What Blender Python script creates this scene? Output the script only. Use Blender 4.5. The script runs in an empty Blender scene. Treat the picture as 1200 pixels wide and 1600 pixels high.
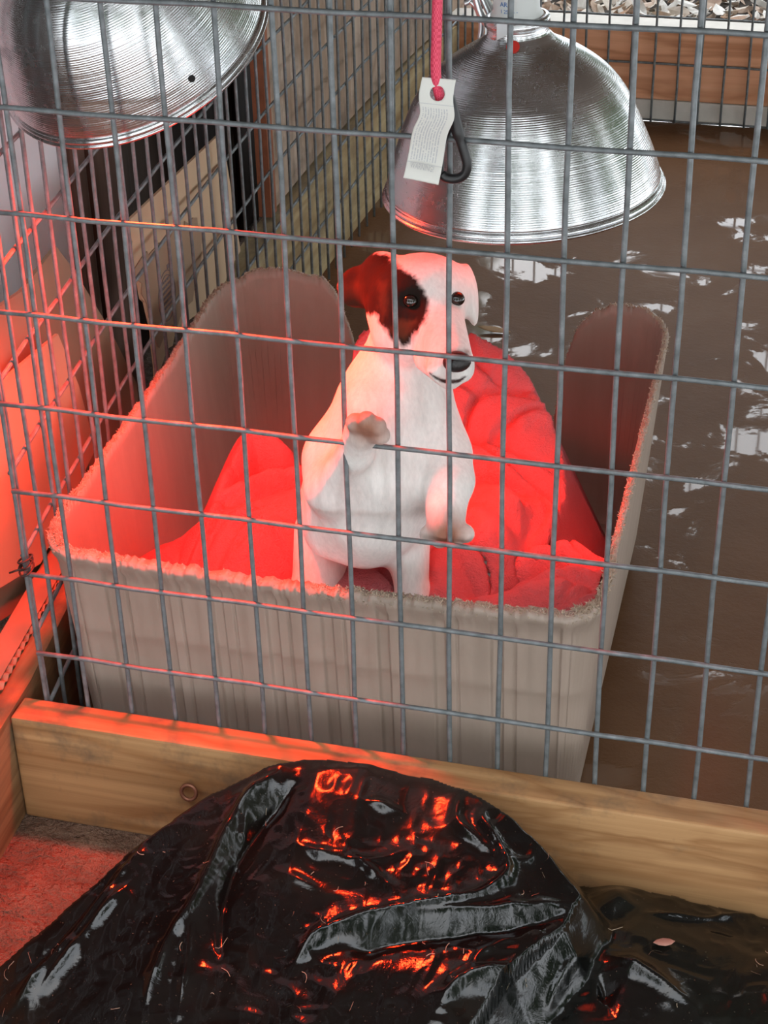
import bpy, bmesh, math, random
import numpy as np
from mathutils import Vector, Matrix
random.seed(4); RNG = np.random.default_rng(4)
PI = math.pi
S = bpy.context.scene
COL = S.collection

# ------------------------------------------------------------------ camera
F_PX = 2736.2572
CAM = np.array([0.3170541, -1.3880748, 1.1174527])
RM = np.array([[0.96716957, 0.25332756, -0.0202034],
               [0.1164097, -0.5122958, -0.85088295],
               [-0.22590222, 0.82059622, -0.52496669]])
cd = bpy.data.cameras.new('camera'); co = bpy.data.objects.new('camera', cd); COL.objects.link(co)
cd.sensor_fit = 'VERTICAL'; cd.sensor_height = 36.0; cd.sensor_width = 27.0
cd.lens = F_PX / 1600 * 36.0
cd.clip_start = 0.02; cd.clip_end = 60
m = Matrix.Identity(4)
for r in range(3):
    m[r][0] = RM[0][r]; m[r][1] = -RM[1][r]; m[r][2] = -RM[2][r]; m[r][3] = CAM[r]
co.matrix_world = m
S.camera = co
cd.dof.use_dof = False

# ------------------------------------------------------------------ light
w = bpy.data.worlds.new('overcast'); S.world = w; w.use_nodes = True
nt = w.node_tree; bg = nt.nodes['Background']
tc = nt.nodes.new('ShaderNodeTexCoord'); nz = nt.nodes.new('ShaderNodeTexNoise')
nz.inputs['Scale'].default_value = 2.2; nz.inputs['Detail'].default_value = 4
cr = nt.nodes.new('ShaderNodeValToRGB')
cr.color_ramp.elements[0].position = .35; cr.color_ramp.elements[0].color = (.72, .79, .86, 1)
cr.color_ramp.elements[1].position = .7; cr.color_ramp.elements[1].color = (1, 1, 1, 1)
nt.links.new(tc.outputs['Generated'], nz.inputs['Vector']); nt.links.new(nz.outputs['Fac'], cr.inputs['Fac'])
nt.links.new(cr.outputs['Color'], bg.inputs['Color'])
bg.inputs['Strength'].default_value = 5.4
S.view_settings.view_transform = 'Standard'
S.view_settings.look = 'None'
S.view_settings.gamma = 1
S.view_settings.use_curve_mapping = False
S.view_settings.exposure = -0.15

# ------------------------------------------------------------------ helpers
def ray(u, v):
    return RM.T @ np.array([(u - 600) / F_PX, (v - 800) / F_PX, 1.0])
def aty(u, v, Y):
    d = ray(u, v); t = (Y - CAM[1]) / d[1]; return CAM + t * d
def atx(u, v, X):
    d = ray(u, v); t = (X - CAM[0]) / d[0]; return CAM + t * d
def atz(u, v, Z):
    d = ray(u, v); t = (Z - CAM[2]) / d[2]; return CAM + t * d
def atd(u, v, D):
    return CAM + D * ray(u, v)

def obj(name, me, mat=None, parent=None, loc=None, smooth=False):
    o = bpy.data.objects.new(name, me); COL.objects.link(o)
    if mat is not None and not me.materials: me.materials.append(mat)
    if parent is not None: o.parent = parent
    if loc is not None: o.location = loc
    if smooth:
        me.polygons.foreach_set('use_smooth', [True] * len(me.polygons))
    return o
def bm_mesh(bm, name='mesh'):
    me = bpy.data.meshes.new(name); bmesh.ops.recalc_face_normals(bm, faces=bm.faces)
    bm.to_mesh(me); bm.free(); return me
def pyd(verts, faces, name='mesh'):
    me = bpy.data.meshes.new(name)
    me.from_pydata([tuple(map(float, v)) for v in verts], [], [tuple(map(int, f)) for f in faces]); me.update(); return me
def empty(name, loc=(0, 0, 0), rz=0):
    o = bpy.data.objects.new(name, None); COL.objects.link(o); o.location = loc; o.rotation_euler = (0, 0, rz)
    o.empty_display_size = .05; return o
def tag(o, label=None, cat=None, group=None, kind=None):
    if label: o['label'] = label
    if cat: o['category'] = cat
    if group: o['group'] = group
    if kind: o['kind'] = kind
    return o
def box_bm(x0, x1, y0, y1, z0, z1, bev=0.0, seg=2):
    bm = bmesh.new()
    bmesh.ops.create_cube(bm, size=1)
    for v in bm.verts:
        v.co = Vector((x0 + (v.co.x + .5) * (x1 - x0), y0 + (v.co.y + .5) * (y1 - y0), z0 + (v.co.z + .5) * (z1 - z0)))
    if bev: bmesh.ops.bevel(bm, geom=bm.edges[:], offset=bev, segments=seg, affect='EDGES', profile=.6)
    return bm
def box(name, x0, x1, y0, y1, z0, z1, mat, parent=None, bev=.002):
    return obj(name, bm_mesh(box_bm(x0, x1, y0, y1, z0, z1, bev)), mat, parent)
def tube_me(pts, r, n=8, closed=False, cap=True):
    P = [np.array(q, float) for q in pts]; N = len(P)
    rr = r if hasattr(r, '__len__') else [r] * N
    V = []; Fc = []; prev = None
    for i in range(N):
        a = P[(i - 1) % N] if (closed or i > 0) else P[i]
        b = P[(i + 1) % N] if (closed or i < N - 1) else P[i]
        t = b - a; t /= (np.linalg.norm(t) + 1e-12)
        if prev is None:
            h = np.array([0, 0, 1.]) if abs(t[2]) < .9 else np.array([1., 0, 0])
            u = np.cross(t, h)
        else:
            u = prev - t * np.dot(prev, t)
        u /= (np.linalg.norm(u) + 1e-12); prev = u; wv = np.cross(t, u)
        for k in range(n):
            a_ = 2 * PI * k / n
            V.append(P[i] + rr[i] * (math.cos(a_) * u + math.sin(a_) * wv))
    for i in range(N if closed else N - 1):
        for k in range(n):
            j = (i + 1) % N
            Fc.append((i * n + k, i * n + (k + 1) % n, j * n + (k + 1) % n, j * n + k))
    if cap and not closed:
        Fc.append(tuple(range(n - 1, -1, -1))); Fc.append(tuple((N - 1) * n + k for k in range(n)))
    return pyd(V, Fc)
def tube(name, pts, r, mat, parent=None, n=8, closed=False):
    return obj(name, tube_me(pts, r, n, closed), mat, parent, smooth=True)
def lathe_me(prof, n=64, caps=False):
    V = []; Fc = []; L = len(prof); UV = []
    s = [0]
    for i in range(1, L): s.append(s[-1] + math.hypot(prof[i][0] - prof[i - 1][0], prof[i][1] - prof[i - 1][1]))
    for i, (r, z) in enumerate(prof):
        for k in range(n):
            a = 2 * PI * k / n; V.append((r * math.cos(a), r * math.sin(a), z))
    for i in range(L - 1):
        for k in range(n):
            Fc.append((i * n + k, i * n + (k + 1) % n, (i + 1) * n + (k + 1) % n, (i + 1) * n + k))
    if caps:
        Fc.append(tuple(range(n - 1, -1, -1))); Fc.append(tuple((L - 1) * n + k for k in range(n)))
    me = pyd(V, Fc)
    at = me.attributes.new('arc', 'FLOAT', 'POINT')
    at.data.foreach_set('value', np.repeat(np.array(s, np.float32), n))
    return me
def catmull(P, n=8):
    P = [np.array(q, float) for q in P]; out = []
    for i in range(len(P) - 1):
        p0 = P[max(i - 1, 0)]; p1 = P[i]; p2 = P[i + 1]; p3 = P[min(i + 2, len(P) - 1)]
        for k in range(n):
            t = k / n
            out.append(.5 * ((2 * p1) + (-p0 + p2) * t + (2 * p0 - 5 * p1 + 4 * p2 - p3) * t * t + (-p0 + 3 * p1 - 3 * p2 + p3) * t ** 3))
    out.append(P[-1]); return out
def vnoise(x, y, z=None, seed=0):
    """smooth value noise, numpy"""
    if z is None: z = np.zeros_like(x)
    xi, yi, zi = np.floor(x).astype(np.int64), np.floor(y).astype(np.int64), np.floor(z).astype(np.int64)
    xf, yf, zf = x - xi, y - yi, z - zi
    f = lambda t: t * t * (3 - 2 * t)
    def h(a, b, c):
        n = (a * 374761393 + b * 668265263 + c * 2147483647 + seed * 974634611) & 0xffffffff
        n = ((n ^ (n >> 13)) * 1274126177) & 0xffffffff
        n = ((n ^ (n >> 16)) * 2246822519) & 0xffffffff
        return ((n ^ (n >> 15)) & 0xffffff) / float(0xffffff)
    u, v, w_ = f(xf), f(yf), f(zf)
    L = lambda a, b, t: a + (b - a) * t
    return L(L(L(h(xi, yi, zi), h(xi + 1, yi, zi), u), L(h(xi, yi + 1, zi), h(xi + 1, yi + 1, zi), u), v),
             L(L(h(xi, yi, zi + 1), h(xi + 1, yi, zi + 1), u), L(h(xi, yi + 1, zi + 1), h(xi + 1, yi + 1, zi + 1), u), v), w_) * 2 - 1

# ------------------------------------------------------------------ materials
class M_:
    def __init__(s, name):
        s.m = bpy.data.materials.new(name); s.m.use_nodes = True
        s.t = s.m.node_tree; s.b = s.t.nodes['Principled BSDF']; s.L = s.t.links
        s.tc = s.t.nodes.new('ShaderNodeTexCoord')
    def n(s, typ, **kw):
        k = s.t.nodes.new(typ)
        for a, v in kw.items():
            if a in k.inputs: k.inputs[a].default_value = v
            else: setattr(k, a, v)
        return k
    def mapping(s, scale=(1, 1, 1), rot=(0, 0, 0), src='Object'):
        k = s.n('ShaderNodeMapping'); k.inputs['Scale'].default_value = scale; k.inputs['Rotation'].default_value = rot
        s.L.new(s.tc.outputs[src], k.inputs['Vector']); return k.outputs['Vector']
    def noise(s, scale, detail=4, rough=.55, vec=None, dist=0.0):
        k = s.n('ShaderNodeTexNoise'); k.inputs['Scale'].default_value = scale; k.inputs['Detail'].default_value = detail
        k.inputs['Roughness'].default_value = rough; k.inputs['Distortion'].default_value = dist
        s.L.new(vec if vec is not None else s.tc.outputs['Object'], k.inputs['Vector']); return k.outputs['Fac']
    def ramp(s, fac, stops, interp='LINEAR'):
        k = s.n('ShaderNodeValToRGB'); e = k.color_ramp.elements; k.color_ramp.interpolation = interp
        while len(e) < len(stops): e.new(.5)
        for i, (p, c) in enumerate(stops):
            e[i].position = p; e[i].color = (c[0], c[1], c[2], 1) if hasattr(c, '__len__') else (c, c, c, 1)
        s.L.new(fac, k.inputs['Fac']); return k.outputs['Color']
    def mix(s, fac, a, b, mode='MIX'):
        k = s.n('ShaderNodeMix'); k.data_type = 'RGBA'; k.blend_type = mode
        for i, v in ((0, fac), (6, a), (7, b)):
            if hasattr(v, 'is_linked') or isinstance(v, bpy.types.NodeSocket): s.L.new(v, k.inputs[i])
            else: k.inputs[i].default_value = v if i == 0 else (v[0], v[1], v[2], 1)
        return k.outputs[2]
    def set(s, **kw):
        for a, v in kw.items():
            a = a.replace('_', ' ')
            if isinstance(v, bpy.types.NodeSocket): s.L.new(v, s.b.inputs[a])
            else: s.b.inputs[a].default_value = (v[0], v[1], v[2], 1) if (hasattr(v, '__len__') and len(v) == 3 and s.b.inputs[a].type == 'RGBA') else v
        return s
    def bump(s, h, strength=.3, dist=.002, prev=None):
        k = s.n('ShaderNodeBump'); k.inputs['Strength'].default_value = strength; k.inputs['Distance'].default_value = dist
        s.L.new(h, k.inputs['Height'])
        if prev is not None: s.L.new(prev, k.inputs['Normal'])
        s.L.new(k.outputs['Normal'], s.b.inputs['Normal']); return k.outputs['Normal']

def m_wood(name, c0, c1, c2, axis='X', grain=55, dirt=None, rough=.7):
    q = M_(name)
    sc = {'X': (1.2, grain, grain), 'Y': (grain, 1.2, grain), 'Z': (grain, grain, 1.2)}[axis]
    g = q.noise(1.0, 5, .6, q.mapping(sc), .4)
    sc2 = tuple(v * .22 if v > 2 else v * 1.6 for v in sc)
    g2 = q.noise(1.0, 3, .5, q.mapping(sc2), 1.2)
    c = q.ramp(g, [(.3, c0), (.55, c1), (.75, c2)])
    dk = q.ramp(g2, [(.42, (1, 1, 1)), (.52, (.62, .5, .38)), (.6, (1, 1, 1))])
    c = q.mix(.75, c, dk, 'MULTIPLY')
    if dirt:
        d = q.noise(9, 5, .7); dm = q.ramp(d, [(.5, 0), (.72, 1)])
        c = q.mix(dm, c, dirt)
    q.set(Base_Color=c, Roughness=rough); q.bump(g, .35, .0015)
    return q.m

def m_wire():
    q = M_('galvanised_wire')
    a = q.noise(60, 4, .6); b = q.noise(14, 4, .7)
    c = q.ramp(a, [(.3, (.10, .115, .12)), (.6, (.19, .21, .22)), (.8, (.33, .36, .37))])
    rm = q.ramp(b, [(.62, 0), (.74, 1)])
    c = q.mix(rm, c, (.16, .10, .06))
    q.set(Base_Color=c, Metallic=.25, Roughness=.48); q.bump(a, .3, .0008); return q.m

def m_plastic_crate():
    q = M_('chewed_beige_plastic')
    a = q.noise(3, 5, .65, q.mapping((9, 9, 1.2))); b = q.noise(7, 5, .7)
    c = q.ramp(a, [(.3, (.34, .265, .215)), (.6, (.38, .30, .247)), (.8, (.405, .33, .278))])
    d = q.ramp(b, [(.55, 0), (.85, .45)])
    c = q.mix(d, c, (.22, .17, .13))
    q.set(Base_Color=c, Roughness=.5); q.bump(q.noise(120, 3), .12, .0006); return q.m

def m_towel(name, base, dark):
    q = M_(name)
    a = q.noise(420, 3, .7); b = q.noise(12, 4, .6)
    c = q.mix(b, base, dark)
    q.set(Base_Color=c, Roughness=.95, Specular_IOR_Level=.1)
    n1 = q.bump(q.noise(38, 5, .65), .6, .010); q.bump(a, .9, .003, n1); return q.m

def m_fur():
    q = M_('short_puppy_fur')
    at = q.n('ShaderNodeVertexColor'); at.layer_name = 'col'
    v = q.mapping((260, 260, 70)); f = q.noise(1.0, 3, .6, v)
    c = q.mix(.35, at.outputs['Color'], q.ramp(f, [(.3, .62), (.7, 1.0)]), 'MULTIPLY')
    q.set(Base_Color=c, Roughness=.85, Specular_IOR_Level=.2)
    q.b.inputs['Subsurface Weight'].default_value = .0
    q.bump(f, .35, .0015); return q.m

def m_bag():
    q = M_('black_plastic_film')
    a = q.noise(26, 6, .65, None, .8); b = q.noise(90, 4, .6, q.mapping((1, .35, 1)), 1.0)
    d = q.noise(420, 2, .6); dm = q.ramp(d, [(.70, 0), (.76, .55)])
    g = q.noise(6, 4, .6); gm = q.ramp(g, [(.45, 0), (.75, .8)])
    c = q.mix(gm, (.0035, .0040, .0036), (.012, .014, .009))
    c = q.mix(dm, c, (.16, .13, .09))
    q.set(Base_Color=c, Roughness=q.ramp(g, [(.4, .10), (.75, .26)]), Specular_IOR_Level=.45)
    n1 = q.bump(a, .16, .004); q.bump(b, .16, .0015, n1); return q.m

def m_alu():
    q = M_('spun_aluminium')
    at = q.n('ShaderNodeAttribute'); at.attribute_name = 'arc'
    wv = q.n('ShaderNodeMath', operation='MULTIPLY'); wv.inputs[1].default_value = 2 * PI / .0021
    q.L.new(at.outputs['Fac'], wv.inputs[0])
    sn = q.n('ShaderNodeMath', operation='SINE'); q.L.new(wv.outputs[0], sn.inputs[0])
    mp = q.n('ShaderNodeCombineXYZ'); q.L.new(at.outputs['Fac'], mp.inputs[0])
    ring = q.noise(95, 3, .6, mp.outputs[0])
    dust = q.noise(60, 5, .7); dm = q.ramp(dust, [(.5, .24), (.85, .38)])
    c = q.mix(q.ramp(dust, [(.62, 0), (.9, .3)]), (.58, .59, .60), (.30, .28, .25))
    q.set(Base_Color=c, Metallic=1.0, Roughness=dm)
    n1 = q.bump(ring, .16, .004); q.bump(sn.outputs[0], .13, .00045, n1); return q.m

def m_simple(name, col, rough=.6, metal=0, var=.25, scale=30, bumps=.1, spec=.5):
    q = M_(name); a = q.noise(scale, 4, .6)
    c = q.mix(a, tuple(x * (1 - var) for x in col), tuple(min(1, x * (1 + var)) for x in col))
    q.set(Base_Color=c, Roughness=rough, Metallic=metal, Specular_IOR_Level=spec)
    if bumps: q.bump(a, bumps, .002)
    return q.m

def m_floor():
    q = M_('wet_brown_floor')
    a = q.noise(2.2, 6, .65); b = q.noise(6.5, 7, .62, None, .5); s = q.noise(70, 4, .7)
    c = q.ramp(a, [(.3, (.095, .040, .013)), (.55, (.130, .062, .027)), (.75, (.165, .098, .060))])
    sc = q.ramp(q.noise(11, 5, .68, None, .4), [(.63, 0), (.70, 1)])
    c = q.mix(q.ramp(s, [(.68, 0), (.8, .6)]), c, (.05, .03, .018))
    wet = q.ramp(b, [(.40, .40), (.565, .28), (.585, .04)])
    q.set(Base_Color=c, Roughness=.55, Specular_IOR_Level=.10, Coat_Weight=q.ramp(b, [(.54, .0), (.572, .10), (.590, 1)]), Coat_Roughness=wet, Coat_IOR=1.42)
    dry = q.ramp(b, [(.54, 1), (.575, 0.05)])
    k = q.n('ShaderNodeMath', operation='MULTIPLY'); q.L.new(s, k.inputs[0]); q.L.new(dry, k.inputs[1])
    n1 = q.bump(q.noise(7, 3, .5), .12, .02); q.bump(k.outputs[0], .3, .003, n1); return q.m

def m_card(name, c0, c1):
    q = M_(name); a = q.noise(5, 5, .6); f = q.noise(1, 3, .5, q.mapping((2, 2, 130)))
    c = q.mix(a, c0, c1)
    q.set(Base_Color=c, Roughness=.85); q.bump(f, .12, .0012); return q.m

WIRE = m_wire()
PINE = m_wood('pine_board', (.31, .155, .06), (.45, .245, .105), (.54, .325, .155), 'X', 60, (.10, .075, .05))
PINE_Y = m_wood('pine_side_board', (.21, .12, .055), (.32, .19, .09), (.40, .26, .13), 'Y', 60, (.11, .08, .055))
CEDAR = m_wood('reddish_board', (.70, .33, .18), (.80, .41, .24), (.84, .49, .31), 'X', 40)
PLY = m_wood('weathered_plywood', (.30, .22, .165), (.42, .32, .245), (.50, .40, .32), 'Z', 30, (.15, .11, .08))
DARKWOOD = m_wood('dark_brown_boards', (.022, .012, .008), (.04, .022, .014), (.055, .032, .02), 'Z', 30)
BROWNWOOD = m_wood('red_brown_post', (.09, .045, .03), (.13, .065, .045), (.16, .085, .06), 'Z', 35)
PALEWOOD = m_simple('pale_sill_and_lit_top', (.62, .59, .54), .8, 0, .2, 25, .3)
PLASTIC = m_plastic_crate()
FIBRE = m_simple('frayed_plastic_fibre', (.46, .37, .28), .8, 0, .25, 60, 0)
TOWEL = m_towel('pink_terry', (.47, .15, .16), (.40, .115, .125))
TOWEL2 = m_towel('rose_terry', (.45, .13, .145), (.38, .10, .115))
FUR = m_fur(); BAG = m_bag(); ALU = m_alu(); FLOOR = m_floor()
CARD = m_card('brown_cardboard', (.34, .23, .15), (.28, .185, .12))
CARD2 = m_card('pale_cardboard', (.56, .40, .26), (.48, .34, .22))
WHITEBOARD = m_simple('white_painted_panel', (.72, .70, .74), .45, 0, .06, 4, .03)
BLACKP = m_simple('black_moulded_plastic', (.012, .012, .013), .38, 0, .2, 60, .05)
RED_CORD = None
def m_cord():
    q = M_('red_braided_cord'); v = q.mapping((900, 900, 420))
    k = q.n('ShaderNodeTexChecker'); k.inputs['Scale'].default_value = 1.0; q.L.new(v, k.inputs['Vector'])
    c = q.mix(k.outputs['Fac'], (.62, .03, .08), (.78, .09, .16))
    q.set(Base_Color=c, Roughness=.6); q.bump(k.outputs['Fac'], .3, .001); return q.m
RED_CORD = m_cord()
ROOFM = m_wood('roof_decking', (.10, .07, .05), (.14, .10, .07), (.18, .13, .1), 'X', 20)

# ------------------------------------------------------------------ setting
ZF = -.205
def plane(name, x0, x1, y0, y1, z, mat, nx=1, ny=1, thick=.03):
    return box(name, x0, x1, y0, y1, z - thick, z, mat, None, 0)
S_L = -.04                                              # the left side runs slightly outwards
def xl(y): return -.457 - .13 * y + .045 * y * y if y > 0 else -.457 - .04 * y   # the left panel bows outwards

fl = plane('floor', -.66, 2.2, -.004, 2.42, ZF, FLOOR); tag(fl, 'wet brown floor of the pen with puddles', kind='structure')
def m_ground():
    q = M_('red_dirt_ground'); a = q.noise(14, 6, .7); b = q.noise(60, 4, .6)
    c = q.ramp(a, [(.3, (.10, .055, .035)), (.6, (.22, .13, .085)), (.8, (.3, .2, .14))])
    q.set(Base_Color=c, Roughness=.8); n1 = q.bump(a, 1.0, .04); q.bump(b, .8, .010, n1); return q.m
GROUND = m_ground()
g1 = plane('floor_yard', -3.5, 4, -3.5, -.0045, ZF - .0005, GROUND); tag(g1, 'dirt ground in front of the pen', kind='structure')

# front board, left board
fb = box('trim_1', -.481, 1.4, -.042, -.004, -.205, -.065, PINE, None, .003); tag(fb, 'pine board along the bottom of the front wire panel', kind='structure')
# eye bolt on the board
p_ = aty(295, 1238, -.050)
eb = tube('eye_bolt', [p_ + .0085 * np.array([math.cos(a), .25 * math.sin(a), math.sin(a)]) for a in np.linspace(0, 2 * PI, 20)[:-1]], .0022,
          m_simple('rusty_steel', (.30, .13, .08), .5, .7, .3, 80, .2), None, 8, True)
tag(eb, 'rusty ring of an eye bolt on the front pine board', 'eye bolt')

def side_board(name, y0, y1, z0, z1, off, th, mat):
    bm = box_bm(0, 1, 0, 1, 0, 1, 0)
    lng = [e for e in bm.edges if abs(e.verts[0].co.y - e.verts[1].co.y) > .5]
    bmesh.ops.subdivide_edges(bm, edges=lng, cuts=10, use_grid_fill=True)
    for v in bm.verts:
        y = y0 + v.co.y * (y1 - y0); x = xl(y) - off - th + v.co.x * th
        v.co = Vector((x, y, z0 + v.co.z * (z1 - z0)))
    return obj(name, bm_mesh(bm), mat)
lb = side_board('trim_2', -.75, .95, -.205, -.063, .026, .038, PINE_Y); tag(lb, 'pine board along the left side of the pen', kind='structure')
lb2 = side_board('trim_3', .953, 2.44, -.205, -.012, .024, .038, m_wood('yellow_side_board', (.36, .27, .14), (.46, .36, .2), (.52, .42, .25), 'Y', 40, (.2, .15, .09)))
tag(lb2, 'yellowish lower board at the far left side', kind='structure')
# plywood sheet above the far board
pw = side_board('wall_left', 1.27, 2.55, -.004, 1.75, .046, .018, PLY); tag(pw, 'weathered plywood sheet forming the far left wall', kind='structure')
rs = side_board('trim_4', 1.235, 1.266, -.004, 1.75, .040, .022, m_simple('rusty_edge', (.30, .10, .045), .7, .1, .4, 50, .3)); tag(rs, 'rust coloured edge strip of the plywood wall', kind='structure')
# separate near-black boards added to fill the dark open doorway beyond the left panel
dkw = empty('doorway_fill'); tag(dkw, 'dark brown boards filling the dark doorway behind the left wire panel', kind='structure')
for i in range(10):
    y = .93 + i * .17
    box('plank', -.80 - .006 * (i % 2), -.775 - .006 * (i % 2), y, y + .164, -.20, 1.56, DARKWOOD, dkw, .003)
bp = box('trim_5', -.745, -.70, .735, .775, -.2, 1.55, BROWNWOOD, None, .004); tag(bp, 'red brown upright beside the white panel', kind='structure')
bp2 = box('trim_6', -.755, -.70, .80, .90, -.2, 1.55, BROWNWOOD, None, .004); tag(bp2, 'broad brown upright in the dark opening', kind='structure')
gl = plane('floor_side', -3.5, -.661, -.0040, 2.5, ZF - .003, GROUND); tag(gl, 'dirt ground outside the left side', kind='structure')

# back: sill, boards, bank of leaves
YB = 2.41
sill = box('trim_7', -.60, 2.0, YB + .012, YB + .10, ZF, -.157, PALEWOOD, None, .004); tag(sill, 'pale sill under the reddish back board', kind='structure')
bb = box('trim_8', -.60, 2.0, YB + .012, YB + .052, -.156, -.004, CEDAR, None, .003); tag(bb, 'reddish board behind the back wire panel', kind='structure')
bt = box('trim_9', -.60, 2.0, YB + .008, YB + .075, -.0035, .0075, PALEWOOD, None, .003); tag(bt, 'added pale strip for the sunlit top face of the back board', kind='structure')  # pale colour stands for sunlight on the board's top face
DIRT = m_simple('dark_leaf_mould', (.035, .025, .018), .9, 0, .5, 40, .6)
bank = plane('ground_bank', -3, 4, YB + .101, 6.5, -.03, DIRT); tag(bank, 'dark soil bank behind the pen', kind='structure')

# leaf litter: nobody could count it
def leaf_litter():
    V = []; Fc = []; MI = []
    for i in range(2600):
        x = RNG.uniform(-.7, 1.0); y = YB + .11 + RNG.uniform(0, 1) ** 1.3 * 1.3; z = -.028 + RNG.uniform(0, .035)
        L = RNG.uniform(.035, .075); W = L * RNG.uniform(.3, .5)
        a = RNG.uniform(0, 2 * PI); tilt = RNG.normal(0, .5); tilt2 = RNG.normal(0, .5); curl = RNG.uniform(-.35, .5)
        Rz = Matrix.Rotation(a, 3, 'Z') @ Matrix.Rotation(tilt, 3, 'X') @ Matrix.Rotation(tilt2, 3, 'Y')
        b0 = len(V)
        for (s, wd) in ((-1, 0), (-.55, .75), (.0, 1), (.55, .7), (1, 0)):
            for sd in ((0,) if wd == 0 else (-1, 0, 1)):
                q = Rz @ Vector((s * L / 2, sd * wd * W / 2, curl * L * (s * s * .5 + .35 * abs(sd) * wd) + (0.004 if sd == 0 else 0)))
                V.append((x + q.x, y + q.y, max(z + q.z, -.029)))
        f = [(0, 1, 2), (0, 2, 3), (1, 4, 5, 2), (2, 5, 6, 3), (4, 7, 8, 5), (5, 8, 9, 6), (7, 10, 8), (8, 10, 9)]
        k = int(RNG.integers(0, 3))
        for q in f: Fc.append(tuple(b0 + j for j in q)); MI.append(k)
    me = pyd(V, Fc)
    for nm, c in (('pale_dry_leaf', (.62, .55, .47)), ('tan_dry_leaf', (.42, .30, .22)), ('grey_dry_leaf', (.70, .68, .64))):
        me.materials.append(m_simple(nm, c, .6, 0, .3, 60, .2))
    me.polygons.foreach_set('material_index', MI)
    return obj('leaf_litter', me)
tag(leaf_litter(), 'pale dry leaf litter on the bank behind the back board', 'leaves', kind='stuff')

# unseen roof over the pen, added to darken the enclosure and its reflections
roof = empty('added_roof'); tag(roof, 'added dark board roof keeping sky light off the pen', kind='structure')
for i in range(18):
    y0 = -.95 + i * .21
    box('roof_board', -1.3, 2.1, y0, y0 + .204, 1.60, 1.63, ROOFM, roof, .002)
# unseen boarded wall left of the frame, added to block the sky there
sw = empty('added_side_wall'); tag(sw, 'added dark boarded wall blocking the sky beyond the left side', kind='structure')
for i in range(22):
    y0 = -1.6 + i * .21
    box('plank', -1.345, -1.32, y0, y0 + .204, -.2, 1.62, DARKWOOD, sw, .002)

# unseen trees round the yard, added to darken the low sky and its reflections
LEAFG = m_simple('green_foliage', (.055, .095, .028), .6, 0, .5, 3, 0)
BARK = m_simple('grey_bark', (.10, .08, .06), .9, 0, .4, 20, .4)
def added_tree(x, y, hgt, rad, label, seed):
    r = np.random.default_rng(seed); e = empty('added_tree', (x, y, -.21)); tag(e, label, 'added_tree', 'added trees round the yard')
    tube('trunk', [(0, 0, 0), (.03, .02, hgt * .4), (0, .03, hgt * .85)], [.12, .09, .03], BARK, e, 8)
    n = 5200; d = r.normal(size=(n, 3)); d /= np.linalg.norm(d, axis=1)[:, None]; q = d * (r.random((n, 1)) ** .4) * np.array([rad, rad, hgt * .46]) + np.array([0, 0, hgt * .52])
    u = r.normal(size=(n, 3)); u /= np.linalg.norm(u, axis=1)[:, None]; v = np.cross(u, d); v /= np.linalg.norm(v, axis=1)[:, None] + 1e-9
    L = r.uniform(.07, .15, (n, 1))
    V = np.stack([q - u * L, q - v * L * .5, q + u * L, q + v * L * .5], 1).reshape(-1, 3)
    me = bpy.data.meshes.new('mesh'); me.from_pydata(V.tolist(), [], np.arange(4 * n).reshape(-1, 4).tolist()); me.update()
    o = obj('foliage', me, LEAFG, e); o['kind'] = 'stuff'
k = 0
for x, y, h_, r_ in ((-4.6, 7.0, 4.6, 1.0), (-2.45, 7.4, 4.6, 1.0), (1.35, 7.6, 4.8, 1.0), (3.5, 7.4, 4.6, 1.0), (5.6, 6.4, 4.8, 1.0), (5.8, 4.3, 4.8, 1.0), (5.6, 2.2, 4.6, 1.0), (5.8, .1, 4.7, 1.0), (5.4, -2.2, 5.6, 1.0), (4.6, -4.4, 6.0, 1.05), (2.5, -5.9, 6.4, 1.0), (.3, -6.0, 6.2, 1.0), (-1.9, -5.8, 6.4, 1.0), (-4.1, -5.0, 6.0, 1.0)):
    added_tree(x, y, h_, r_, 'leafy green tree put outside the frame to darken the low sky', 50 + k); k += 1

# ------------------------------------------------------------------ wire panels
WR = .0026
def wire_panel(name, loc, rz, ncol, zrows, z0, z1, label, hside, x_end=None, first=0, path=None):
    e = empty(name, loc, rz); tag(e, label, 'fence')
    path = path or (lambda x: (x, 0.0))
    c = .0508
    x_end = x_end if x_end is not None else (ncol - 1) * c
    N = 14
    variants = []
    for k in range(3):
        pts = [(.0007 * math.sin(i * 1.7 + k * 2), .0005 * math.sin(i * 1.1 + k), z0 + (z1 - z0) * i / N) for i in range(N + 1)]
        variants.append(tube_me(pts, WR, 8))
    hm = tube_me([(path(x_end * i / 24)[0], path(x_end * i / 24)[1] + .0006 * math.sin(i * 2.3), .0007 * math.sin(i * 1.9)) for i in range(25)], WR, 8)
    for me in variants + [hm]:
        me.polygons.foreach_set('use_smooth', [True] * len(me.polygons)); me.materials.append(WIRE)
    for i in range(first, ncol):
        obj('upright_wire', variants[i % 3], None, e, (path(i * c)[0] + random.uniform(-.0008, .0008), path(i * c)[1], 0))
    for z in zrows:
        obj('cross_wire', hm, None, e, (0, hside * 2 * WR * .92, z + random.uniform(-.0008, .0008)))
    return e
rows = [.1016 * i for i in range(-1, 12)]
fp = wire_panel('mesh_fence', (-9 * .0508, 0, 0), 0, 30, rows, -.196, 1.13, 'galvanised wire mesh fence in front of the puppy', -1)
lp = wire_panel('mesh_fence', (-.4575, .004, 0), PI / 2, 48, [z + .016 for z in rows], -.196, 1.13, 'galvanised wire mesh fence at the left, lit red, before the cardboard', 1, 47.2 * .0508,
                path=lambda x: (x, -.4575 - xl(x)))
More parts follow.
